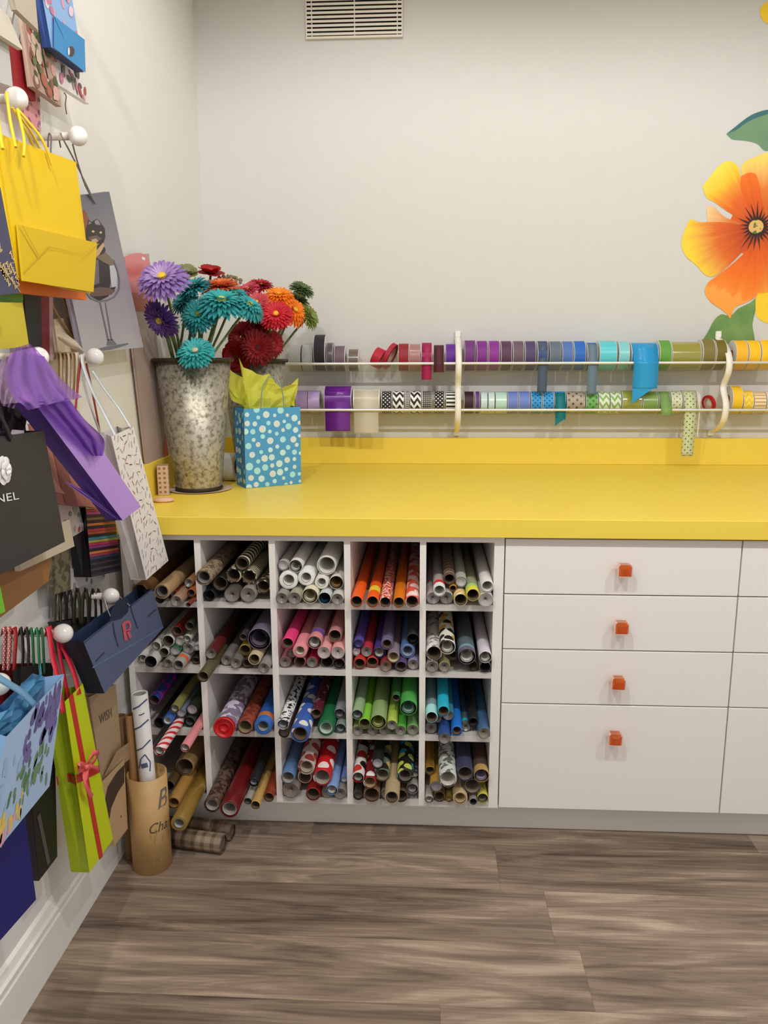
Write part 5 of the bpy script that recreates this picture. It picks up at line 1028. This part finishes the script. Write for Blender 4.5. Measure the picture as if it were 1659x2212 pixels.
# ---- black bag with white flower
blk = Bag('gift_bag', 'black boutique bag with white lettering and a white fabric flower', [(-70,952),(94.5,930),(140.5,1170),(-40,1262)], .172, mat((48,48,50), .55, bump=.15, bs=900), t=.045, side=mat((34,34,36), .55), crease=.1)
vs, fs = text_mesh('NEL'); b = MB(); q = [blk.p(x, y, .0012) for x, y in ((-12,1070),(37,1062),(40,1078),(-10,1087))]
b.add([q[3].lerp(q[2], x).lerp(q[0].lerp(q[1], x), y) for x, y in vs], fs); blk.part('lettering', b, mat((240,240,238), .5))
b = MB(); c = blk.p(0, 1016, .004); e = (blk.q[1]-blk.q[0]).normalized(); f = blk.N.cross(e)
for ring, (rr, cnt, h) in enumerate(((.021,7,.0),(.014,6,.004),(.007,4,.008))):
    for k in range(cnt):
        a = 2*math.pi*(k+.3*ring)/cnt; cc = c+(e*math.cos(a)+f*math.sin(a))*rr*.55+blk.N*h; vs = [cc+blk.N*.0045]
        for j in range(12): g = 2*math.pi*j/12; vs.append(cc+(e*math.cos(g)+f*math.sin(g))*rr*.55+blk.N*(.001+.0015*math.cos(g-a)))
        b.add(vs, [(0,1+j,1+(j+1) % 12) for j in range(12)], smooth=True)
blk.part('fabric_flower', b, mat((242,240,236), .7))
blk.strap([(-12,880,.178),(2,900,.178),(14,925,.178),(24,950,.174)], .009, mat((28,28,30), .5)); blk.strap([(-8,850,.160),(4,890,.160),(10,930,.160)], .008, mat((24,24,26), .5))
b = MB(); b.quad(*[at_x(x, y, .150) for x, y in ((22,938),(52,940),(52,930),(26,928))]); blk.part('paper_tag', b, mat((240,236,228), .5))
nt_ = MB(); vs = []
for i in range(7):
    for j in range(6): vs.append(at_x(-8+64*i/6+rs.uniform(-2,2), 872+62*j/5+rs.uniform(-2,2), .112+.01*math.sin(i*1.7+j)))
nt_.add(vs, [(i*6+j, i*6+6+j, i*6+7+j, i*6+j+1) for i in range(6) for j in range(5)]); o = nt_.build('black_netting', clear_mat((40,36,40), .3, .6), None, at_x(20,900,.11)); tag(o, 'bunched black netting between purple tulle and the black bag', 'netting')
# ---- striped bag
def d_str(s):
    cols = ['2f8fae','d8cc60','b83a3e','b8407e','2a2028','7c5e3c','26202e','d8783c','241e2c','c83a4e','c85a3a','241e28','3a9ab4','c8c45c','d03a6e','a03a7a','2a1c30','d8804a','b03a5c','2c4a6e','26242c','3c3e4c','23242c','4a4858','24242c','3a3a48']
    m = len(cols)
    for k, h in enumerate(cols):
        v0, v1 = k/m, (k+.86)/m; s.uvp([(0,v0),(1,v0),(1,v1),(0,v1)], mat(C(h), .4), .0006)
Bag('gift_bag', 'black bag with narrow rainbow stripes below the purple bag', [(184,1088),(244,1086),(261,1233),(197,1247)], .070, mat((26,22,28), .4), t=.042, side=mat((22,18,22), .45), crease=.5, deco=d_str)
# ---- kraft and assorted below
H_(Bag('gift_bag', 'wide brown kraft bag below the black boutique bag', [(-14,1222),(117,1166),(105,1255),(-10,1342)], .100, mat((158,112,64), .6, pat='soft', c2=(146,102,58), s=.03), t=.012))
H_(Bag('gift_bag', 'sliver of a lime bag at the frame edge beside brown kraft', [(-60,1235),(0,1264),(11.5,1321),(-50,1350)], .150, mat((120,196,52), .5), t=.01))
Bag('gift_bag', 'olive marbled bag right of the brown kraft bag', [(116,1170),(151,1160),(153,1274),(118,1284)], .048, mat((120,112,86), .55, pat='blot', c2=(88,80,58), s=.02), t=.012)
Bag('gift_bag', 'white bag with grey print under the rainbow-striped bag', [(166,1190),(232,1182),(226,1252),(148,1276)], .030, mat((222,218,210), PAPER), t=.010, deco=deco_petals(['8a8480','a8a4a0'], 8, .005, .010))
dkb = Bag('gift_bag', 'charcoal bag with black and olive straps behind the denim-blue bag', [(122,1344),(205,1332),(214,1402),(146,1424)], .034, mat((52,50,48), .6), t=.020)
for x0, w, h, X in ((124,.010,'5a5234',.022),(136,.012,'221a1a',.028),(150,.010,'2a2020',.034),(166,.016,'3c3c2a',.042),(184,.016,'444432',.050),(200,.011,'2e2c22',.060),(212,.010,'38362c',.070)):
    dkb.strap([(x0-6,1348,X-.006),(x0-5,1300,X-.004),(x0,1274,X),(x0+6,1300,X+.003),(x0+8,1348,X+.002)], w, mat(C(h), .5))
def d_den(s):
    nv = mat((22,40,66), .6)
    s.pp([(236,1342),(240,1318),(252,1298),(272,1288),(280,1302),(276,1322),(262,1336),(248,1340)], nv, .0006)
    s.pp([(199,1440),(352,1352),(353,1356),(200,1444)], mat((98,116,156), .6), .0006)
    for l_ in ([(205,1428),(224,1408),(226,1410),(207,1430)],[(318,1331),(336,1315),(338,1317),(320,1333)],[(242,1344),(246,1372),(254,1398),(256,1397),(249,1371),(244,1343)],[(279,1306),(285,1328),(296,1358),(298,1357),(288,1328),(281,1305)],[(181,1387),(240,1340),(241,1342),(182,1389)],[(280,1310),(328,1272),(329,1274),(281,1312)]): s.pp(l_, mat((48,58,84), .7), .0008)
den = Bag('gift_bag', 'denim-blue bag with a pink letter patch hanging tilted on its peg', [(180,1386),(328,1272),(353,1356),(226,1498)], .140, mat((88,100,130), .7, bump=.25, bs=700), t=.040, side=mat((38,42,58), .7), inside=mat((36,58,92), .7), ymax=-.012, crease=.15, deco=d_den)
M_pk = mat((208,92,104), .6); b = MB()
for l_ in ([(262,1348),(268,1342),(274,1382),(268,1386)],[(268,1342),(278,1340),(283,1350),(280,1362),(272,1366),(271,1361),(277,1358),(278,1351),(275,1346),(269,1348)],[(272,1364),(277,1362),(284,1376),(278,1380)]): b.poly([den.p(x, y, .0016) for x, y in l_])
den.part('letter_patch', b, M_pk)
den.cord([(226,1296,.098),(233,1318,.112),(241,1337,.1275)], .0009, mat((216,216,214), .5)); den.cord([(258,1288,.100),(268,1298,.125),(280,1308,.152)], .0009, mat((216,216,214), .5))
# ---- lower peg: red, black, green, lime
redb = Bag('gift_bag', 'maroon bag hanging behind the floral blue bag', [(-14,1436),(78,1432),(104,1720),(44,1760)], .024, mat((104,22,26), .5), t=.011)
for x0, h, pt in ((8,'b83a3a','dots'),(18,'c85a50','dots'),(30,'a01c22',None)): redb.strap([(x0-4,1372,.012+x0*.001),(x0,1357,.020+x0*.001),(x0+4,1372,.026+x0*.001),(x0+2,1420,.03+x0*.001),(x0,1448,.03+x0*.001)], .011, mat(C(h), .4, pat=pt, c2=(240,220,210), s=.006, k=.3))
bk2 = Bag('gift_bag', 'slim black bag between the floral blue bag and the lime bag', [(44,1440),(114,1432),(124,1850),(84,1903)], .070, mat((26,24,26), .45), t=.016, deco=lambda s: s.pp([(80,1765),(86,1756),(108,1862),(102,1870)], mat((84,80,80), .4), .0006))
for x0, X in ((44,.052),(56,.060)): bk2.strap([(x0-3,1372,X-.004),(x0,1356,X),(x0+4,1372,X+.004),(x0+6,1410,X+.006),(x0+4,1452,X+.006)], .009, mat((38,28,28), .4))
grb = Bag('gift_bag', 'deep green bag with green ribbon straps beside the slim black bag', [(66,1444),(104,1440),(118,1720),(92,1740)], .046, mat((22,34,26), .5), t=.012)
for x0, h, X in ((66,'2a7444',.066),(78,'3a9058',.073),(88,'2f6a44',.079)): grb.strap([(x0-3,1372,X-.006),(x0,1357,X-.003),(x0+4,1372,X),(x0+6,1410,X),(x0+8,1455,X-.004)], .009, mat(C(h), .4))
def d_lime(s):
    r = mat((204,52,44), .4)
    s.pp([(148,1505),(157,1497),(222,1849),(214,1858)], r, .0008); s.pp([(163.5,1674),(212.5,1653),(215.5,1668),(166,1692)], r, .0010)
    l0, l1 = s.S(.05,.43,.0012), s.S(.95,.43,.0012)
lme = Bag('gift_bag', 'lime green bag tied with a red ribbon and pink bow', [(140,1516),(179,1477),(244,1813),(193,1885)], .118, mat((206,222,20), .45), t=.040, side=mat((160,180,16), .5), crease=.55, deco=d_lime)
b = MB(); e = (lme.q[1]-lme.q[0]).normalized()
for u0, u1, c0, c1 in ((.0,.5,0,1),(.5,1,1,0)):
    def sp(u, v): 
        p = lme.S(u, v, .0012); d = (1-abs(2*u-1))*lme.t*.55*(1-v*.85); return p+e*d
    b.add([sp(u0,.42), sp(u1,.42), sp(u1,.47), sp(u0,.47)], [(0,1,2,3)])
lme.part('side_ribbon', b, mat((170,40,34), .4))
M_bow = mat((250,112,118), .35, sub=.2)
def bowp(pts, ws, X): return [at_x(x, y, X+d) for x, y, d in pts]
b = MB(); side = (0,.6,.8)
b.strip(smooth_path(bowp([(186,1656,0),(194,1640,.012),(206,1624,.014),(211,1630,.006),(200,1648,.002),(187,1657,0)],0,.124),4), .012, (0,1,-.3)); 
b.strip(smooth_path(bowp([(186,1656,0),(176,1650,.012),(169,1656,.012),(174,1664,.004),(186,1658,0)],0,.124),4), .010, (0,.2,1))
b.strip(smooth_path(bowp([(186,1657,0),(184,1685,.010),(190,1706,.012),(199,1722,.008)],0,.124),4), .012, (0,1,.2)); b.strip(smooth_path(bowp([(186,1656,.001),(200,1656,.008),(214,1662,.004)],0,.124),4), .008, (0,.2,1))
c = at_x(186,1656,.128); b.lathe([(.0,-.006),(.006,-.004),(.007,0),(.006,.004),(0,.006)], 10, 'z', c); lme.part('ribbon_bow', b, M_bow)
M_hp = mat((226,40,66), .4, coat=.2)
lme.strap([(100,1372,.072),(104,1356,.078),(108,1375,.084),(114,1420,.094),(124,1462,.106),(136,1540,.120)], .016, M_hp); lme.strap([(112,1370,.076),(118,1357,.082),(124,1375,.086),(130,1420,.092),(140,1470,.100),(148,1510,.100)], .013, mat((206,30,58), .4))
lme.strap([(130,1386,.086),(146,1420,.096),(160,1455,.108),(171,1500,.120)], .015, M_hp)
# ---- floral blue bag with tissue, navy bag
def d_wtr(s):
    vi, gn, yl, pk, bl = [mat(C(h), .5) for h in ('72689e','6e8a6a','dcc060','d8a0ac','9ab4d2')]; v2 = mat(C('5f5688'), .5); g2 = mat(C('547a4e'), .5)
    def sp(cnt, u0, u1, v0, v1, ml, r0, r1):
        for k in range(cnt):
            u, v = rs.uniform(u0, u1), rs.uniform(v0, v1); s.disc(u, v, rs.uniform(r0, r1), ml[k % len(ml)], .0006+.00002*(k % 12), rs.uniform(.25,.5), 8, rs.uniform(.5,1.3))
    sp(52, .40, .95, .04, .50, [vi, v2, vi], .008, .018); sp(16, .72, .95, .02, .4, [v2, vi], .008, .02); sp(26, .3, .8, .5, .75, [gn, g2], .007, .016); sp(14, .2, .55, .72, .9, [yl], .008, .015); sp(14, .1, .45, .84, .95, [pk], .007, .014); sp(18, .5, .92, .5, .93, [bl, gn], .006, .012); sp(12, .06, .4, .3, .7, [bl], .008, .016)
wtr = Bag('gift_bag', 'pale blue bag with a watercolour iris print, largest at the lower left', [(14,1591),(138.5,1456),(107,1698),(-62,1906)], .182, mat((164,190,220), .45), t=.058, side=mat((120,158,196), .5), inside=mat((78,140,186), .5), crease=.2, deco=d_wtr)
wtr.strap([(-10,1460,.150),(20,1478,.158),(48,1496,.168),(72,1520,.176),(84,1536,.178)], .013, clear_mat((150,196,226), .45, .3))
b = MB(); vs = []
for i in range(9):
    for j in range(6): f, g = i/8, j/5; q = wtr.Q(.06+.86*f, -.17+.30*g+.03*rs.uniform(-1,1)*(1-g)+.05*(1-f), -.030); vs.append(q+wtr.N*rs.uniform(-.010,.010))
b.add(vs, [(i*6+j, i*6+6+j, i*6+7+j, i*6+j+1) for i in range(8) for j in range(5)]); o = b.build('tissue_paper', mat((84,150,192), .6, sub=.3), None, wtr.P.copy()); tag(o, 'crumpled blue tissue paper inside the watercolour iris bag', 'tissue paper')
H_(Bag('gift_bag', 'plain navy blue bag at the bottom left corner above the skirting', [(-70,1860),(52,1748),(78,1943),(-70,2112)], .118, mat((22,26,112), .45), t=.016))
# ---- kraft bags low on the wall
ksf = Bag('gift_bag', 'kraft paper bag with faded dark lettering near the tube on the floor', [(192,1506),(250,1478),(264,1632),(219,1682)], .056, mat((186,160,126), .65, pat='soft', c2=(172,146,112), s=.02), t=.014, ymax=-.012)
vs, fs = text_mesh('WISH'); b = MB(); q = [ksf.p(x, y, .001) for x, y in ((213,1545),(240,1528),(241,1548),(215,1566))]
b.add([q[3].lerp(q[2], x).lerp(q[0].lerp(q[1], x), y) for x, y in vs], fs); ksf.part('lettering', b, mat((112,94,78), .7))
b = MB(); b.poly([ksf.p(219,1680,.004), ksf.p(240,1622,.014), ksf.p(293,1581,.020), ksf.p(272,1637,.014)]); b.poly([ksf.p(219,1682,.003), ksf.p(272,1639,.012), ksf.p(293,1583,.018), ksf.p(240,1624,.012)]); ksf.part('folded_base', b, mat((178,150,112), .65))
Bag('gift_bag', 'cream kraft bag with a dark brown arch print behind the lime bag', [(219,1690),(268,1640),(276,1790),(247,1827)], .070, mat((196,164,124), .6), t=.014, ymax=-.012, deco=lambda s: (s.pp([(224,1740),(232,1700),(252,1668),(268,1652),(268,1690),(254,1712),(240,1745),(235,1775)], mat((66,50,40), .6), .0006), s.disc(.62,.72,.003,mat((90,60,50), .6))))
# ---- translucent pink bag in the corner behind the flowers
cp_ = Bag('gift_bag', 'pink tissue-filled clear bag hanging on the wall behind the lilac flower', [(266,556),(322,548),(362,992),(318,1004)], .016, clear_mat((228,212,204), .55, .3), t=.008, mats=(), deco=lambda s: (s.pp([(268,556),(280,549),(300,546),(316,550),(324,570),(332,640),(276,640)], mat((222,108,112), .25, coat=.5), .001), s.pp([(276,632),(334,632),(338,672),(282,672)], mat((166,84,54), .4), .0012), s.pp([(350,985),(357,935),(364,985)], mat((220,80,112), .4), .001), s.pp([(306,554),(313,557),(312,563),(305,560)], mat((250,236,236), .2), .0014)), body='film_body')
# ================================================================ things on the floor by the shelf
M_bam = mat((206,168,112), .5, pat='soft', c2=(190,150,92), s=.05)
tc_ = at_z(330, 1866, 0); tr_ = 41*((tc_-CAM).dot(_f))/F_PX; tp = at_y(314.5, 1668, tc_.y); th = tp.z
tube = thing('cardboard_tube', 'tan cardboard tube with painted lettering standing on the floor holding rolls', 'tube', (tc_.x, tc_.y, 0)); lean = (tp.x-tc_.x)/th
def tubep(b, c, r0, r1, h, n=40, th_=.003, z0=.0008):
    b.lathe([(0,z0),(r0,z0),(r1,h),(r1-th_,h),(r0-th_,z0+.004),(0,z0+.004)], n, 'z', c)
    for v in b.v: v.x += 0
b = MB(); tubep(b, (0,0,0), tr_, tr_*1.0, th); tube_b = b.build('tube_body', M_bam, tube)
for txt, hx, zc, hh, wd, sh, col in (('B', 345, 1735, .052, .036, .25, (118,108,100)), ('Cha', 341, 1791, .028, .052, .3, (84,66,48))):
    vs, fs = text_mesh(txt, sh); P = at_y(hx, zc, tc_.y-tr_*.9); ang0 = math.asin(max(-1, min(1, (P.x-tc_.x)/tr_))); b = MB(); R_ = tr_+.0006
    b.add([V((R_*math.sin(ang0+(x-.5)*wd/R_), -R_*math.cos(ang0+(x-.5)*wd/R_), P.z+(y-.5)*hh)) for x, y in vs], fs); b.build('lettering', mat(col, .7), tube)
b = MB()
for k in range(14):
    a = rs.uniform(.35,1.1); z = rs.uniform(.03,.12); w = rs.uniform(.005,.012); R_ = tr_+.0005
    b.add([V((R_*math.sin(a+q*.03), -R_*math.cos(a+q*.03), z+w*(.9 if q % 2 else -.2)+.008*j)) for j in (0,1) for q in (-1,0,1)], [(0,1,4,3),(1,2,5,4)])
b.build('painted_leaves', mat((150,142,72), .7), tube)
def standing_roll(name, label, base, top_px, r, m, rin=.8):
    top = at_y(top_px[0], top_px[1], base.y+.004); t = thing(name, label, 'paper roll', base, 'rolls standing in the cardboard tube'); d = top-base; L_ = d.length
    b = MB(); b.lathe([(r*rin,0),(r,0),(r,L_),(r*rin,L_),(r*rin,0)], 26, 'z', smooth=True); o = b.build('paper', m, t)
    b = MB(); b.lathe([(r*rin-.0006,L_-.003),(r*rin-.002,L_-.003),(r*rin-.002,L_-.2),(0,L_-.2)], 20, 'z'); b.build('inner_turns', mat((150,146,140), .7), t)
    t.rotation_euler = d.to_track_quat('Z', 'Y').to_euler(); return t
q_ = mat((232,230,224), .5, pat='candy', c2=(96,98,110), s=.05, k=.06)
wr = standing_roll('map_roll', 'white rolled map with blue lines standing in the cardboard tube', V((tc_.x+.010, tc_.y-.004, .006)), (301, 1497), .0205, mat((230,228,222), .5))
b = MB(); rx = wr.location; ax = (at_y(301,1497,rx.y+.004)-rx).normalized()
def on_roll(x, y):
    d = ray(x, y); w0 = CAM-rx; dp = d-ax*d.dot(ax); wp = w0-ax*w0.dot(ax); a_, b_, c_ = dp.dot(dp), 2*dp.dot(wp), wp.dot(wp)-(.0211)**2; dis = b_*b_-4*a_*c_
    return CAM+d*((-b_-math.sqrt(dis))/(2*a_) if dis > 0 else -b_/(2*a_))
for w, line in ((3.2,[(287,1532),(300,1526),(318,1510)]),(3.2,[(290,1576),(303,1570),(321,1554)]),(3,[(294,1622),(308,1616),(325,1598)]),(2.6,[(304,1640),(313,1630),(325,1646),(324,1666)]),(2.6,[(304,1640),(301,1660)]),(10,[(305,1656),(319,1652)]),(2.4,[(300,1545),(306,1544),(312,1540)])):
    for (x0,y0),(x1,y1) in zip(line, line[1:]):
        for k in range(8):
            f0, f1 = k/8, (k+1)/8; h = w/2; dx, dy = x1-x0, y1-y0; ln = math.hypot(dx, dy); nx, ny = -dy/ln*h, dx/ln*h
            b.poly([on_roll(x0+dx*f+s_*nx, y0+dy*f+s_*ny) for f, s_ in ((f0,-1),(f1,-1),(f1,1),(f0,1))])
mk = b.build('printed_lines', mat((82,100,140), .6), None, V((0,0,0))); bpy.context.view_layer.update(); mk.parent = wr; mk.matrix_parent_inverse = Matrix.LocRotScale(wr.location, wr.rotation_euler, None).inverted()
kx = tc_.x-(tr_-.003-.0125); ky = tc_.y+.004; kt = at_y(283, 1543, ky)
def upright(label, x, y, z0, z1, r, m, group=None):
    t = thing('kraft_roll', label, 'paper roll', (x,y,z0), group)
    b = MB(); b.lathe([(r*.86,0),(r,0),(r,z1-z0),(r*.86,z1-z0),(r*.86,0)], 26, 'z'); b.build('paper', m, t)
    b = MB(); b.lathe([(r*.84,z1-z0-.003),(r*.7,z1-z0-.003),(r*.7,z1-z0-.2),(0,z1-z0-.2)], 20, 'z'); b.build('inner_turns', mat((120,96,66), .8), t)
upright('thin kraft paper roll standing left of the white map roll in the tube', kx, ky, .006, kt.z, .0115, mat((168,126,78), .65), 'rolls standing in the cardboard tube')
P_ = at_z(268, 1850, 0); ko = at_y(260, 1545, -.105)
upright('shadowed kraft roll standing on the floor between the tube and side wall', max(ko.x, .034), -.105, .0006, ko.z, .0125, mat((142,108,66), .65))
M_pld = mat((148,128,104), .6, pat='plaid', c2=(92,74,58), s=.028, k=.4)
def floor_roll(label, p0, p1, r, m):
    A_ = at_z(*p0, r+.0005); B_ = at_z(*p1, r+.0005); d = B_-A_; t = thing('wrapping_paper_roll', label, 'wrapping paper roll', A_, 'plaid rolls lying on the floor'); t.rotation_euler = d.to_track_quat('Y', 'Z').to_euler(); L_ = d.length
    b = MB(); b.lathe([(r*.8,0),(r,0),(r,L_),(r*.8,L_)], 26, 'y'); b.build('paper', m, t)
    b = MB(); b.lathe([(r*.79,L_-.004),(r*.68,L_-.004),(r*.68,L_-.2),(0,L_-.2)], 22, 'y'); b.build('core_tube', M_core, t)
floor_roll('front brown plaid roll lying on the floor right of the tube', (362,1806), (483,1822), .0255, M_pld)
floor_roll('back brown plaid roll on the floor, half under the shelf', (384,1778), (502,1796), .024, mat((132,110,88), .6, pat='plaid', c2=(84,66,52), s=.03, k=.4))
floor_roll('olive-gold film-wrapped roll jutting out of the far-left bottom cubby to the floor', (470,1676), (392,1776), .031, mat((134,106,48), .3, coat=.4)) if False else None
WC = (1,.995,.995)
LIGHTS = [(.35,-1.5,41,174,.2,.03,None,WC),(1.35,-1.5,37,174,.2,.03,None,WC),(2.35,-1.5,37,174,.2,.03,None,WC),(.72,.16,7,164,.45,.03,None,WC),(1.72,.16,5,164,.45,.03,None,WC)]
AMB = .48; EXPO = .56
# ================================================================ light and camera
def spot(x, y, power, size=150, blend=.6, rad=.05, tgt=None, col=(1.0,.90,.76), z=ZC-.03):
    l = bpy.data.lights.new('ceiling_downlight', 'SPOT'); l.energy = power; l.spot_size = math.radians(size); l.spot_blend = blend; l.shadow_soft_size = rad; l.color = col
    o = bpy.data.objects.new('ceiling_downlight', l); COL.objects.link(o); o.location = (x, y, z)
    d = (V(tgt)-V(o.location)) if tgt else V((0,0,-1)); o.rotation_euler = d.to_track_quat('-Z', 'Y').to_euler()
for args in LIGHTS: spot(*args)
w = bpy.data.worlds.new('shop_ambient'); bpy.context.scene.world = w; w.use_nodes = True
w.node_tree.nodes['Background'].inputs[0].default_value = lin((250,250,255)); w.node_tree.nodes['Background'].inputs[1].default_value = AMB
cd = bpy.data.cameras.new('camera'); co = bpy.data.objects.new('camera', cd); COL.objects.link(co)
cd.sensor_fit = 'VERTICAL'; cd.sensor_height = 24; cd.lens = 24*F_PX/2212; cd.clip_start = .02
co.matrix_world = Matrix(((_R.x,_U.x,-_f.x,CAM.x),(_R.y,_U.y,-_f.y,CAM.y),(_R.z,_U.z,-_f.z,CAM.z),(0,0,0,1)))
sc = bpy.context.scene; sc.camera = co
sc.view_settings.view_transform = 'Standard'; sc.view_settings.look = 'None'; sc.view_settings.gamma = 1; sc.view_settings.use_curve_mapping = False
sc.view_settings.exposure = EXPO
sc.cycles.max_bounces = 8; sc.cycles.transparent_max_bounces = 16
